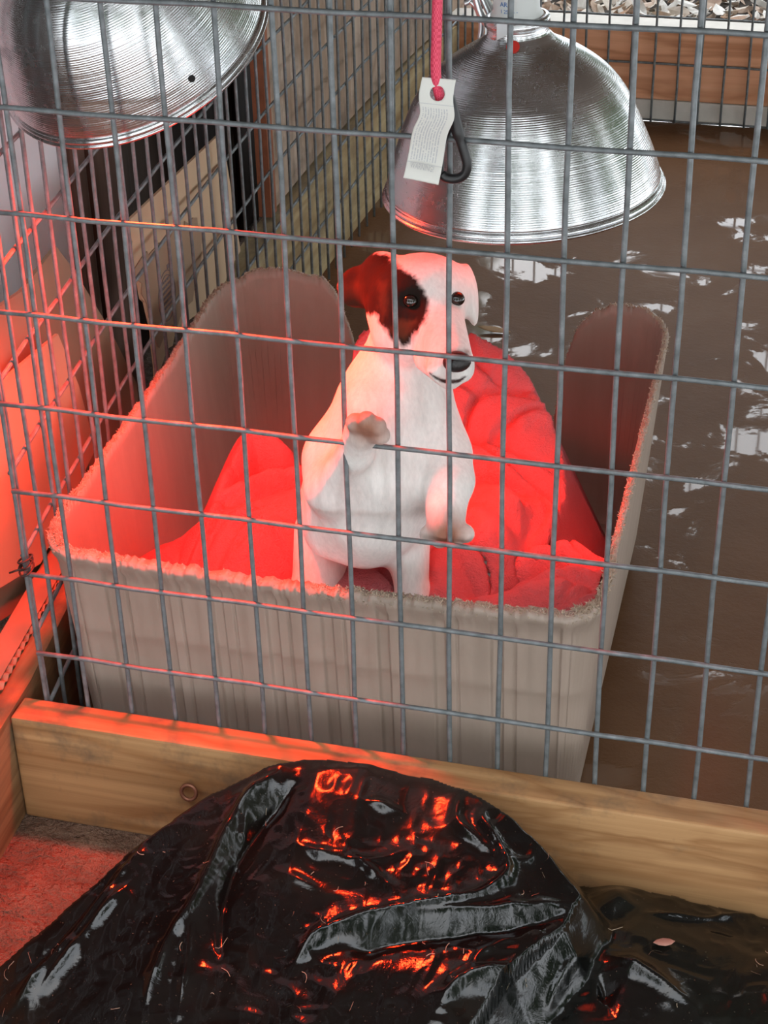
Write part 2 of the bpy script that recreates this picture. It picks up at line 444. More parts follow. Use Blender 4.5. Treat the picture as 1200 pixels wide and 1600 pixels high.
bpn = wire_panel('mesh_fence', (xl(YB) + .012, YB, 0), 0, 26, [-.2, -.072, .03, .13, .23, .33, .43, .53], -.203, .9, 'dark wire mesh fence at the back in front of the reddish board', 1)

# wire ties at the corner of the two panels
TIE = m_simple('dark_tie_wire', (.05, .035, .03), .5, .6, .3, 80, .1)
tie = empty('wire_tie', aty(38, 884, -.004)); tag(tie, 'twisted dark wire tie at the panel corner', 'wire tie')
for k in range(3):
    pts = [(.0068 * math.cos(a), .0105 * math.sin(a) + .004, -.006 + .006 * k + .003 * math.sin(a * 1.0 + k)) for a in np.linspace(0, 2 * PI, 16)[:-1]]
    tube('wire_loop', pts, .0012, TIE, tie, 6, True)
for k, (dx, dz) in enumerate(((-.014, -.006), (.012, .007))):
    tube('wire_end', [(0, -.0065, 0), (dx * .5, -.009, dz * .3), (dx, -.008, dz)], .0011, TIE, tie, 6)

# ------------------------------------------------------------------ things beyond the left panel
def sheet(name, pts2, axis_pt, uvec, vvec, th, mat):
    """extruded polygon: pts2 in (u,v) metres on the plane through axis_pt"""
    uvec = np.array(uvec, float); uvec /= np.linalg.norm(uvec); vvec = np.array(vvec, float); vvec /= np.linalg.norm(vvec)
    nrm = np.cross(uvec, vvec); n = len(pts2)
    V = [np.array(axis_pt) + a * uvec + b * vvec for a, b in pts2]
    V += [q - nrm * th for q in V]
    Fc = [tuple(range(n)), tuple(range(2 * n - 1, n - 1, -1))]
    for i in range(n):
        j = (i + 1) % n; Fc.append((i, i + n, j + n, j))
    me = pyd(V, Fc); bm = bmesh.new(); bm.from_mesh(me); bmesh.ops.triangulate(bm, faces=[f for f in bm.faces if len(f.verts) > 4]); me2 = bm_mesh(bm)
    return obj(name, me2, mat)
def jag(poly, amp, step, seed=1):
    r = random.Random(seed); out = []
    for (a, b, rag) in [(poly[i], poly[(i + 1) % len(poly)], poly[i][2]) for i in range(len(poly))]:
        L = math.hypot(b[0] - a[0], b[1] - a[1]); k = max(1, int(L / step)) if rag else 1
        for i in range(k):
            t = i / k; x = a[0] + (b[0] - a[0]) * t; y = a[1] + (b[1] - a[1]) * t
            if rag and i: x += r.uniform(-amp, amp); y += r.uniform(-amp, amp)
            out.append((x, y))
    return out
# white panel
wp = box('white_panel', -.73, -.71, .05, .72, -.195, 1.5, WHITEBOARD, None, .003); tag(wp, 'white painted panel standing behind the left wire panel', 'panel')

# torn cardboard sheet with a stamp, standing outside the left panel
XC = -.548
def yz(u, v, X=XC):
    q = atx(u, v, X); return (q[1], q[2])
tb = empty('torn_cardboard'); tag(tb, 'torn brown cardboard sheet with an oval stamp', 'cardboard')
poly = [(*yz(203, 343), 0), (*yz(347, 206), 0), (*yz(376, 392), 1), (*yz(335, 470), 1), (*yz(296, 500), 1), (*yz(262, 545), 1), (*yz(244, 590), 1), (*yz(238, 520), 1), (*yz(222, 468), 1), (*yz(208, 418), 1)]
o = sheet('cardboard_face', jag(poly, .006, .014, 3), (XC, 0, 0), (0, 1, 0), (0, 0, 1), .004, CARD2); o.parent = tb
# peeled lighter ply
poly = [(*yz(209, 420), 1), (*yz(240, 388), 1), (*yz(300, 340), 1), (*yz(318, 372), 1), (*yz(300, 470), 1), (*yz(245, 540), 1), (*yz(226, 470), 1)]
o = sheet('peeled_ply', jag(poly, .007, .012, 5), (XC + .0015, 0, 0), (0, 1, 0), (0, 0, 1), .0013, CARD); o.parent = tb
# stamp: oval ring with lettering bars
INK = m_simple('stamp_ink', (.16, .13, .14), .8, 0, .3, 90, 0)
c_ = yz(259, 462); XS = XC + .0018
ring = []
for rr in (1, .82):
    o = tube('stamp_ring', [(XS, c_[0] + .031 * rr * math.cos(a), c_[1] + .036 * rr * math.sin(a)) for a in np.linspace(0, 2 * PI, 40)[:-1]], .0007, INK, tb, 5, True)
for k in range(7):
    h = (-3 + k) * .0075; half = .022 * math.sqrt(max(0, 1 - (h / .031) ** 2))
    y = c_[0] - half
    while y < c_[0] + half - .003:
        l = random.uniform(.003, .007); box('stamp_mark', XS - .0002, XS + .0004, y, min(y + l, c_[0] + half), c_[1] + h - .0016, c_[1] + h + .0016, INK, tb, 0); y += l + .0015
c2 = yz(262, 422)
for k, (dy, dz, w_, h_) in enumerate(((-.006, .004, .009, .006), (.002, -.004, .008, .007))):
    box('stamp_mark', XS - .0002, XS + .0004, c2[0] + dy, c2[0] + dy + w_, c2[1] + dz, c2[1] + dz + h_, INK, tb, 0)

# leaning cardboard flap, large, at far left
XF = -.575
poly = [(*yz(88, 385, XF), 0), (*yz(118, 425, XF), 0), (*yz(172, 515, XF), 0), (*yz(214, 600, XF), 0), (*yz(222, 690, XF), 0), (*yz(100, 905, XF), 0), (*yz(-60, 1010, XF), 0), (*yz(-90, 560, XF), 0), (*yz(0, 478, XF), 0), (*yz(34, 455, XF), 0)]
cf = empty('cardboard_flap'); tag(cf, 'large plain cardboard flap leaning at the far left, lit red', 'cardboard')
o = sheet('flap_sheet', [(a, b) for a, b, _ in poly], (XF, 0, 0), (0, 1, 0), (0, 0, 1), .005, CARD); o.parent = cf
poly = [yz(-40, 620, XF + .012), yz(75, 520, XF + .012), yz(110, 600, XF + .012), yz(140, 700, XF + .012), yz(60, 880, XF + .012), yz(-70, 960, XF + .012)]
o = sheet('folded_flap', poly, (XF + .012, 0, 0), (0.02, 1, 0), (0.03, 0, 1), .004, CARD2); o.parent = cf

# corrugated cardboard strip lying on the left board
cs = empty('corrugated_strip'); tag(cs, 'narrow strip of corrugated cardboard on the left board', 'cardboard')
V = []; Fc = []
y0, y1 = -.12, .36; N = 160
def cs_x(y): return xl(y) - .050
for i in range(N + 1):
    y = y0 + (y1 - y0) * i / N; zz = -.0605 + .004 * (1 + math.sin(i * 1.25)) * .5
    for dx in (-.03, .0):
        for dz in (0, .0007): V.append((cs_x(y) + dx, y, zz + dz))
for i in range(N):
    a = i * 4; b = a + 4
    Fc += [(a, b, b + 2, a + 2), (a + 1, a + 3, b + 3, b + 1), (a + 2, b + 2, b + 3, a + 3), (a, a + 1, b + 1, b)]
obj('fluted_core', pyd(V, Fc), CARD, cs)
for z in (-.0625, -.0552):
    bm = box_bm(0, 1, y0, y1, z, z + .0009, 0)
    for v in bm.verts: v.co.x = cs_x(v.co.y) - .03 + v.co.x * .03
    obj('liner_sheet', bm_mesh(bm), CARD, cs)

# ------------------------------------------------------------------ plastic crate
def crate():
    e = empty('plastic_crate', (-.165, .37, ZF)); tag(e, 'chewed beige plastic crate bottom holding the puppy and towels', 'crate')
    H0 = .325
    # plan corners of the rim (outer), radius
    C = [(-.459, .036), (.146, .036), (.136, .735), (-.485, .735)]
    cx, cy = -.165, .37
    RAD = [.045, .045, .085, .085]
    def outline():
        P = []
        n = 4
        for i in range(n):
            p0 = np.array(C[i - 1]); p1 = np.array(C[i]); p2 = np.array(C[(i + 1) % n])
            d1 = (p0 - p1) / np.linalg.norm(p0 - p1); d2 = (p2 - p1) / np.linalg.norm(p2 - p1)
            a = p1 + d1 * RAD[i]; b = p1 + d2 * RAD[i]
            ctr = p1 + (d1 + d2) * RAD[i]
            for k in range(13):
                t = k / 12; ang = t * PI / 2
                P.append(ctr - d1 * 0 - (d2 * math.cos(ang) + d1 * math.sin(ang)) * RAD[i])
        return np.array(P)
    K = outline()
    # resample the closed outline evenly
    Kc = np.vstack([K, K[:1]]); seg = np.linalg.norm(np.diff(Kc, axis=0), axis=1); cum = np.r_[0, np.cumsum(seg)]
    NS = 2400; s = np.linspace(0, cum[-1], NS, endpoint=False)
    px = np.interp(s, cum, Kc[:, 0]); py = np.interp(s, cum, Kc[:, 1])
    tx = np.roll(px, -1) - np.roll(px, 1); ty = np.roll(py, -1) - np.roll(py, 1); L = np.hypot(tx, ty); tx /= L; ty /= L
    nx, ny = ty, -tx                                        # outward for counter-clockwise outline
    if ((px - cx) * nx + (py - cy) * ny).mean() < 0: nx, ny = -nx, -ny
    front = (ny < -.9)
    front_s = np.clip((-ny - .2) / .6, 0, 1)
    # rim height round the outline
    zr = np.full(NS, .118)
    zr = np.where(py > .45, .118 + (py - .45) / .29 * .012, zr)
    zr = np.where(front, .104 + .008 * np.abs((px + .16) / .3) ** 2, zr)
    # front corners blend
    def blend(mask_y, a): pass
    fmask = np.clip((.10 - py) / .05, 0, 1); zr = .118 * (1 - fmask) + np.where(front, zr, .112) * fmask + np.where(py > .45, zr - .118, 0)
    # door cut in the rear wall (between the two lobes)
    rear = py > .60
    zl = np.interp(px, [-.45, -.40, -.345, -.322, -.304, -.292, -.280], [.134, .137, .128, .100, .045, -.03, -.15])
    zq = np.interp(px, [-.032, -.020, -.010, -.004, .010, .030, .053, .09], [-.15, -.07, 0, .050, .090, .114, .127, .131])
    zd = np.where(px < -.281, zl, np.where(px > -.031, zq, -.15))
    zr = np.where(rear & (py > .715), np.minimum(zr + .006, zd), zr)
    zr += .0016 * vnoise(s * 55, s * 0 + 3, seed=2) + .0022 * vnoise(s * 240, s * 0 + 9, seed=3)
    # left rear: small dip before the lobe as in the picture
    NT = 26
    T = np.linspace(0, 1, NT)
    tap = .026
    def ring(off, z_of, ribs):
        out = []
        for t in T:
            z = ZF + (zr - ZF) * t if z_of is None else z_of(t)
            hfrac = (z - ZF) / H0
            inn = tap * (1 - hfrac) + off
            # foot rounding
            inn = inn + .02 * np.clip(1 - hfrac / .06, 0, 1) ** 2
            rb = 0
            if ribs:
                q = (px + .463) % .0605
                chan = np.clip(np.minimum(q - .012, .026 - q) / .002, 0, 1) + .6 * np.clip(np.minimum(q - .036, .0395 - q) / .001, 0, 1)
                band = np.clip((.93 - hfrac) / .03, 0, 1)
                rb = -.0048 * chan * front * band
                # lip under the rim
                lip = np.clip((hfrac - .90) / .012, 0, 1)
                rb = rb + .0075 * lip * front_s
            out.append(np.c_[px - nx * (inn - rb), py - ny * (inn - rb), z])
        return out
    outer = ring(0, None, True); inner = ring(.0075, None, False)
    V = np.vstack(outer + inner)
    Fc = []
    for i in range(NT - 1):
        for k in range(NS):
            j = (k + 1) % NS
            Fc.append((i * NS + k, i * NS + j, (i + 1) * NS + j, (i + 1) * NS + k))
            a = (NT + i) * NS; b = (NT + i + 1) * NS
            Fc.append((a + j, a + k, b + k, b + j))
    a = (NT - 1) * NS; b = (2 * NT - 1) * NS
    for k in range(NS):
        j = (k + 1) % NS; Fc.append((a + k, a + j, b + j, b + k))
    Vl = V - np.array([-.165, .37, ZF])
    o = obj('crate_wall', pyd(Vl, Fc), PLASTIC, e, smooth=False)
    for f in o.data.polygons: f.use_smooth = True
    # floor of the crate
    r0 = inner[1].copy(); r0[:, 2] = ZF + .012; r1 = r0.copy(); r1[:, 2] = ZF + .004
    r0 -= np.array([-.165, .37, ZF]); r1 -= np.array([-.165, .37, ZF])
    V = np.vstack([r0, r1]); Fc = [tuple(range(NS)), tuple(range(2 * NS - 1, NS - 1, -1))] + [(k, NS + k, NS + (k + 1) % NS, (k + 1) % NS) for k in range(NS)]
    obj('crate_floor', pyd(V, Fc), PLASTIC, e)
    # frayed chewed fibres along the rim
    top_o = outer[-1]; top_i = inner[-1]
    V = []; Fc = []
    def dens(k):
        x, y = px[k], py[k]
        if front[k]: return 1.0 if x > -.155 else (.5 if x < -.36 else .06)
        if y < .14: return 3.2
        if x > 0: return .9
        return .9
    for k in range(NS):
        for r in range(int(5.4 * dens(k) + RNG.random())):
            a = RNG.random(); base = top_o[k] * (1 - a) + top_i[k] * a
            base = base + np.array([tx[k], ty[k], 0]) * RNG.uniform(-.002, .002) + np.array([0, 0, -RNG.uniform(0, .008) if a < .3 and dens(k) > .8 else 0])
            dr = np.array([nx[k] * RNG.normal(.25, .6), ny[k] * RNG.normal(.25, .6), RNG.normal(.6, .6)]) + np.array([tx[k], ty[k], 0]) * RNG.normal(0, .8)
            dr /= np.linalg.norm(dr); L = RNG.uniform(.0010, .0038) * (1.7 if dens(k) > 1.2 else 1)
            if zr[k] < 0: L *= .6
            sd = np.cross(dr, RNG.normal(size=3)); sd /= np.linalg.norm(sd); wd = RNG.uniform(.0004, .0009)
            up = np.cross(dr, sd)
            b0 = len(V)
            for an in (0, 2.1, 4.2): V.append(base + wd * (math.cos(an) * sd + math.sin(an) * up))
            mid = base + dr * L * .6
            for an in (0, 2.1, 4.2): V.append(mid + .8 * wd * (math.cos(an) * sd + math.sin(an) * up))
            V.append(base + dr * L + sd * L * RNG.normal(0, .35))
            for q in range(3):
                w2 = (q + 1) % 3; Fc += [(b0 + q, b0 + w2, b0 + 3 + w2, b0 + 3 + q), (b0 + 3 + q, b0 + 3 + w2, b0 + 6)]
    V = np.array(V) - np.array([-.165, .37, ZF])
    o = obj('frayed_edge', pyd(V, Fc), FIBRE, e); o['kind'] = 'stuff'; o['label'] = 'chewed frayed plastic fibres along the rim'
    return e
crate()

# ------------------------------------------------------------------ draped sheets as tents over ridge lines
def seg_dist(X, Y, P):
    """distance to polyline in plan and interpolated ridge height"""
    best = np.full(X.shape, 1e9); zz = np.zeros(X.shape)
    for a, b in zip(P[:-1], P[1:]):
        dx, dy = b[0] - a[0], b[1] - a[1]; L2 = dx * dx + dy * dy + 1e-12
        t = np.clip(((X - a[0]) * dx + (Y - a[1]) * dy) / L2, 0, 1)
        d = np.hypot(X - a[0] - t * dx, Y - a[1] - t * dy)
        z = a[2] + t * (b[2] - a[2]); q = d < best
        best = np.where(q, d, best); zz = np.where(q, z, zz)
    return best, zz
def outer(X, Y, P, side, sl):
    best = np.full(X.shape, 1e9); sg = np.zeros(X.shape); zz = np.zeros(X.shape)
    for a, b in zip(P[:-1], P[1:]):
        dx, dy = b[0] - a[0], b[1] - a[1]; t = np.clip(((X - a[0]) * dx + (Y - a[1]) * dy) / (dx * dx + dy * dy), 0, 1)
        d = np.hypot(X - a[0] - t * dx, Y - a[1] - t * dy); q = d < best - 1e-9
        best = np.where(q, d, best); sg = np.where(q, dx * (Y - a[1]) - dy * (X - a[0]), sg); zz = np.where(q, a[2] + t * (b[2] - a[2]), zz)
    return np.where(sg * side > 0, zz - sl * best, 9)
def smax(a, b, k):
    h = np.clip(.5 + .5 * (a - b) / k, 0, 1); return b + (a - b) * h + k * h * (1 - h)
def tents(X, Y, ridges, base, k=.02):
    Z = base if hasattr(base, 'shape') else np.full(X.shape, float(base))
    for P, r, sl in ridges:
        d, z = seg_dist(X, Y, P)
        Z = smax(Z, z - sl * (np.sqrt(d * d + r * r) - r), k)
    return Z
def grid_mesh(X, Y, Z, th=.0, mask=None):
    ny_, nx_ = X.shape
    V = np.c_[X.ravel(), Y.ravel(), Z.ravel()]
    idx = np.arange(nx_ * ny_).reshape(ny_, nx_)
    A = np.stack([idx[:-1, :-1], idx[:-1, 1:], idx[1:, 1:], idx[1:, :-1]], -1).reshape(-1, 4)
    if mask is not None:
        mk = mask.ravel(); A = A[mk[A].all(1)]
        used = np.unique(A); re = -np.ones(len(V), int); re[used] = np.arange(len(used)); V = V[used]; A = re[A]
    return V, A
def solid(V, A, th):
    """give an open quad sheet a thickness along its normals"""
    n = np.zeros_like(V)
    fn = np.cross(V[A[:, 2]] - V[A[:, 0]], V[A[:, 3]] - V[A[:, 1]])
    for c in range(4): np.add.at(n, A[:, c], fn)
    n /= (np.linalg.norm(n, axis=1)[:, None] + 1e-12)
    N = len(V); V2 = np.vstack([V, V - n * th])
    E_ = np.vstack([A[:, [0, 1]], A[:, [1, 2]], A[:, [2, 3]], A[:, [3, 0]]])
    key = np.sort(E_, 1); _, inv, cnt = np.unique(key, axis=0, return_inverse=True, return_counts=True)
    bd = E_[cnt[inv.ravel()] == 1]
    side = np.c_[bd[:, 1], bd[:, 0], bd[:, 0] + N, bd[:, 1] + N]
    return V2, np.vstack([A, A[:, ::-1] + N, side])
def np_mesh(V, Q):
    me = bpy.data.meshes.new('mesh')
    me.vertices.add(len(V)); me.vertices.foreach_set('co', np.asarray(V, np.float32).ravel())
    me.loops.add(len(Q) * 4); me.loops.foreach_set('vertex_index', np.asarray(Q, np.int32).ravel())
    me.polygons.add(len(Q)); me.polygons.foreach_set('loop_start', np.arange(0, len(Q) * 4, 4, dtype=np.int32))
    me.update(calc_edges=True); me.validate()
    me.polygons.foreach_set('use_smooth', [True] * len(me.polygons)); return me
def R3(*t): return [aty(*q) for q in t]

# inner limits of the crate for the towels
def inside(X, Y, mrg=.0, z=0.0):
    t = .026 * (1 - (z - ZF) / .325) + .0075 + mrg
    xa = -.470 + (-.022) * (Y - .034) / .70 + t; xb = .148 - .012 * (Y - .034) / .70 - t
    ok = (X > xa) & (X < xb) & (Y > .034 + t) & (Y < .735 - t)
    for cxn, cyn, r in ((xa + .04, .034 + t + .04, .04), (xb - .04, .034 + t + .04, .04)):
        s1 = np.where(cxn < -.1, X < cxn, X > cxn) & (Y < cyn)
        ok &= ~(s1 & (np.hypot(X - cxn, Y - cyn) > r))
    return ok

rearR = [
    (R3((560, 514, .50), (650, 508, .50), (735, 523, .49), (795, 552, .47), (828, 590, .45)), .03, .62),
    (R3((828, 592, .45), (855, 655, .41), (862, 690, .39)), .02, .9),
    (R3((860, 690, .40), (878, 720, .36), (882, 780, .31)), .03, 1.6),
    (R3((700, 705, .33), (770, 692, .345), (850, 690, .375)), .012, .55),
    (R3((700, 772, .25), (780, 766, .265), (850, 775, .29)), .028, .9),
    (R3((690, 800, .20), (735, 790, .215), (752, 805, .20)), .022, 1.4),
    (R3((690, 640, .40), (760, 610, .42), (810, 620, .42)), .02, .7),
]
leftR = [
    (R3((296, 890, .12), (332, 798, .20), (355, 735, .27), (384, 680, .335)), .006, 2.2),
    (R3((386, 674, .345), (415, 672, .35), (438, 690, .34)), .014, 2.4),
    (R3((352, 765, .235), (378, 748, .25), (420, 730, .28), (480, 722, .30)), .007, 1.9),
    (R3((350, 890, .12), (395, 800, .185), (480, 772, .22)), .05, .9),
]
frontR = [
    (R3((770, 935, .10), (820, 912, .115), (878, 905, .12)), .022, 1.2),
    (R3((762, 890, .165), (830, 858, .195), (895, 843, .215), (945, 876, .19)), .006, 1.5),
    (R3((820, 900, .14), (890, 880, .16), (938, 888, .15)), .010, 1.5),
    (R3((888, 945, .085), (938, 930, .095)), .018, 1.4),
    (R3((672, 900, .12), (700, 855, .17), (738, 845, .18)), .03, 1.6),
    (R3((560, 885, .13), (600, 890, .125)), .035, 1.2),
    (R3((500, 900, .11), (520, 890, .12)), .03, 1.2),
]
def towel_set():
    st = .0028; x0, x1, y0, y1 = -.47, .14, .05, .60
    X, Y = np.meshgrid(np.arange(x0, x1, st), np.arange(y0, y1, st))
    def field(ridges, base, seed, k, wr, fw):
        Z = tents(X, Y, ridges, base, k)
        wob = 3 * vnoise(X * 8, Y * 8, seed=seed)
        Z = Z + wr * vnoise(X * fw + wob, Y * fw * .6, seed=seed + 1) + .25 * wr * vnoise(X * 70, Y * 70, seed=seed + 2)
        cre = 1 - np.abs(vnoise(X * fw * .7 + wob, Y * fw * .7 - wob, seed=seed + 5)) * 4
        Z = Z - 1.5 * wr * np.clip(cre, 0, 1)
        return np.maximum(Z, ZF + .02)
    edge_r = R3((735, 523, .49), (795, 552, .47), (828, 590, .45), (857, 662, .41), (880, 712, .365), (886, 785, .315), (868, 835, .26))
    Zr = field(rearR, -.17, 11, .008, .008, 20)
    Zr = np.maximum(np.minimum(Zr, outer(X, Y, edge_r, 1, 2.2)), ZF + .02)
    Zl = field(leftR, -.17, 21, .004, .004, 24); Zf = field(frontR, -.16, 31, .003, .0055, 30)
    okr = (X > -.225) & (Zr > -.165); okl = (X < -.10) & (Y < .42) & (Zl > -.165); okf = (X > -.20) & (Y < .31) & (Zf > -.155)
    big = -9.0
    a = np.where(okr, Zr, big); b = np.where(okl, Zl, big); c = np.where(okf, Zf, big)
    for nm, Z, ok, o1, o2, lab, mat in (('blanket', Zr, okr, b, c, 'big pink terry blanket heaped behind the puppy', TOWEL),
                                   ('towel', Zl, okl, a, c, 'rose terry towel folded up against the left crate wall', TOWEL2),
                                   ('towel', Zf, okf, a, b, 'red lit crumpled towel in the front right corner of the crate', TOWEL)):
        mk = ok & inside(X, Y, .004, np.minimum(Z, .1)) & (Z > np.maximum(o1, o2) - .004)
        V, A = grid_mesh(X, Y, Z, mask=mk); V, A = solid(V, A, .005)
        tag(obj(nm, np_mesh(V, A), mat), lab, 'blanket' if nm == 'blanket' else 'towel')
towel_set()

def leaf_obj(q, L, W, a, label, colr):
    V = []; 
    for sx, wd in ((-1, .05), (-.6, .7), (0, 1), (.55, .75), (1, .04)):
        for sd in (-1, 0, 1):
            V.append((sx * L / 2, sd * wd * W / 2, .12 * L * (sx * sx * .5 + .4 * abs(sd) * wd)))
    Fc = [(3 * i + j, 3 * i + j + 1, 3 * i + j + 4, 3 * i + j + 3) for i in range(4) for j in range(2)]
    V2, F2 = solid(np.array(V), np.array(Fc), .0005)
    o = obj('dry_leaf', np_mesh(V2, F2), m_simple('dry_leaf', colr, .7, 0, .25, 90, .2), None, tuple(q)); o.rotation_euler = (.05, .08, a); tag(o, label, 'leaf')
leaf_obj(atz(772, 517, ZF + .003), .058, .020, .0, 'curled brown leaf lying on the wet floor behind the puppy', (.30, .17, .07))

# ------------------------------------------------------------------ black plastic sheet in the foreground
def bag():
    x0, x1, y0, y1 = -.52, .62, -.62, -.0455
    nx_, ny_ = 520, 290
    X, Y = np.meshgrid(np.linspace(x0, x1, nx_), np.linspace(y0, y1, ny_))
    left_r = R3((436, 1199, -.066), (330, 1240, -.10), (200, 1338, -.165), (100, 1432, -.225), (0, 1512, -.285), (-120, 1610, -.36))
    right_r = R3((735, 1240, -.066), (800, 1280, -.085), (860, 1338, -.11), (908, 1398, -.14), (880, 1450, -.18), (800, 1540, -.24), (740, 1620, -.30))
    main = [(R3((436, 1199, -.064), (500, 1197, -.064), (560, 1205, -.064), (640, 1222, -.062), (735, 1240, -.064)), .02, .42),
            (left_r, .006, .34), (right_r[:4], .006, .34),
            (R3((480, 1330, -.14), (640, 1350, -.15), (760, 1350, -.14)), .06, .45),
            (R3((560, 1500, -.25), (700, 1480, -.23)), .06, .4)]
    Z = tents(X, Y, main, ZF - .05, .012)
    Z = np.minimum(Z, outer(X, Y, left_r, -1, 1.8)); Z = np.minimum(Z, outer(X, Y, right_r, 1, 1.6))
    low = [(R3((965, 1398, -.085), (900, 1445, -.135), (830, 1520, -.19), (760, 1600, -.25)), .008, .8),
           (R3((985, 1412, -.075), (1090, 1434, -.075), (1200, 1456, -.07), (1330, 1470, -.07)), .012, .40),
           (R3((1000, 1480, -.15), (1150, 1540, -.17), (1300, 1560, -.17)), .08, .5),
           (R3((940, 1500, -.17), (1000, 1560, -.20), (1040, 1620, -.23)), .012, .5)]
    Z = smax(Z, tents(X, Y, low, ZF + .006, .012), .006)
    Z = np.maximum(Z, ZF + .004)
    base = Z.copy()
    xs, ys = X[0], Y[:, 0]
    def h_at(x, y):
        i = int(np.clip(np.searchsorted(xs, x), 0, nx_ - 1)); j = int(np.clip(np.searchsorted(ys, y), 0, ny_ - 1)); return base[j, i]
    def hit(u, v):
        d = ray(u, v); t = 1.0
        for _ in range(1500):
            q = CAM + d * t
            if q[1] > y0 and q[2] < h_at(q[0], q[1]): break
            t += .0012
        return CAM + d * t
    # folds: (pixel line, height, half width)
    folds = [
        ([(440, 1205), (380, 1262), (345, 1325), (300, 1420), (262, 1480), (225, 1580)], .011, .010),
        ([(470, 1215), (420, 1262), (375, 1330), (350, 1400), (345, 1500)], -.012, .012),
        ([(230, 1320), (170, 1400), (90, 1500), (10, 1590)], .010, .012),
        ([(215, 1370), (140, 1460), (60, 1560)], .007, .008),
        ([(190, 1350), (120, 1440), (30, 1540)], -.006, .008),
        ([(300, 1440), (290, 1520), (280, 1590)], .006, .007),
        ([(460, 1510), (500, 1465), (560, 1440), (660, 1425), (740, 1405), (790, 1375), (785, 1340), (755, 1290), (760, 1265)], .010, .007),
        ([(460, 1510), (510, 1435)], .006, .006),
        ([(600, 1440), (700, 1432), (800, 1418), (900, 1412)], .007, .010),
        ([(520, 1480), (650, 1462), (800, 1440), (890, 1425)], -.010, .014),
        ([(735, 1540), (745, 1500), (790, 1470), (810, 1475)], .005, .005),
        ([(680, 1590), (720, 1540), (790, 1535), (815, 1530)], .010, .012),
        ([(720, 1240), (715, 1290), (760, 1330), (780, 1350)], .006, .006),
        ([(790, 1348), (825, 1346), (835, 1325)], .005, .005),
        ([(850, 1600), (880, 1530), (915, 1490)], .007, .006),
        ([(940, 1490), (1010, 1530), (1100, 1590)], .010, .016),
        ([(930, 1500), (950, 1560), (960, 1600)], -.010, .016),
        ([(1010, 1430), (1100, 1440), (1190, 1430)], .006, .005),
        ([(560, 1250), (600, 1262), (640, 1275)], .005, .007),
        ([(385, 1270), (380, 1310), (365, 1340)], .004, .006),
        ([(430, 1360), (470, 1380), (500, 1390)], .004, .006),
        ([(540, 1330), (600, 1380), (620, 1400)], .004, .006),
        ([(450, 1320), (560, 1350), (640, 1330)], .004, .009),
    ]
    for line, hgt, wd in folds:
        P = [hit(*q) for q in line]; P = [(a[0], a[1], 0) for a in catmull(P, 5)]
        n = len(P)
        d, _ = seg_dist(X, Y, P)
        e0 = np.minimum(np.hypot(X - P[0][0], Y - P[0][1]), np.hypot(X - P[-1][0], Y - P[-1][1]))
        fade = np.clip(e0 / .035, 0, 1) * .8 + .2
        jit = 1 + .35 * vnoise(X * 40, Y * 40, seed=77)
        prof = np.exp(-(np.sqrt(d * d + .0012 ** 2) - .0012) / (wd * .75))
        Z = Z + 1.3 * hgt * fade * prof * jit
    # crumple: ridged noise
    wx = X + .02 * vnoise(X * 14, Y * 14, seed=5); wy = Y + .02 * vnoise(X * 14, Y * 14, seed=6)
    rid = lambda f, s: 1 - np.abs(vnoise(wx * f, wy * f, seed=s)) * 2
    Z = Z + .0016 * rid(12, 41) + .0010 * rid(34, 42) + .0006 * rid(75, 43)
    Z = np.maximum(Z, ZF + .003)
    # keep clear of the board; ragged far edge
    edge = -.0475 - .006 * np.abs(vnoise(X * 30, X * 0, seed=8))
    mk = (Y < edge) & (X + .12 * Y > -.47 + .01 * vnoise(Y * 20, Y * 0, seed=9))
    mk &= ~((Z < ZF + .012) & (X < -.05) & (base < ZF + .010))
    V, A = grid_mesh(X, Y, Z, mask=mk)
    o = obj('plastic_sheet', np_mesh(*solid(V, A, .0008)), BAG)
    tag(o, 'crumpled black plastic sheet in the foreground before the pine board', 'plastic sheet')
    SV = []; SF = []
    for i in range(260):
        j = int(RNG.integers(10, ny_ - 30)); k = int(RNG.integers(20, nx_ - 20))
        if not mk[j, k]: continue
        a = RNG.uniform(0, 2 * PI); L = RNG.uniform(.003, .016); cv = RNG.normal(0, .6); b0 = len(SV); w2 = RNG.uniform(.00012, .0003)
        for t in range(5):
            an = a + cv * t / 4; x = X[0, k] + math.cos(an) * L * t / 4; y = Y[j, 0] + math.sin(an) * L * t / 4
            ii = int(np.clip(np.searchsorted(xs, x), 0, nx_ - 1)); jj = int(np.clip(np.searchsorted(ys, y), 0, ny_ - 1)); z = Z[jj, ii] + .0009
            for sd in (-1, 1): SV.append((x - sd * math.sin(an) * w2, y + sd * math.cos(an) * w2, z + .0003 * (sd > 0)))
        for t in range(4): SF.append((b0 + 2 * t, b0 + 2 * t + 1, b0 + 2 * t + 3, b0 + 2 * t + 2))
    so_ = obj('hair_and_straw', pyd(SV, SF), m_simple('straw', (.30, .24, .17), .8, 0, .3, 60, 0), o); so_['kind'] = 'stuff'
    q = hit(1037, 1478); q[2] = Z[int(np.searchsorted(ys, q[1])), int(np.searchsorted(xs, q[0]))] + .003
    leaf_obj(q, .022, .010, .4, 'small pink brown dry leaf on the black plastic sheet', (.42, .20, .15))
bag()

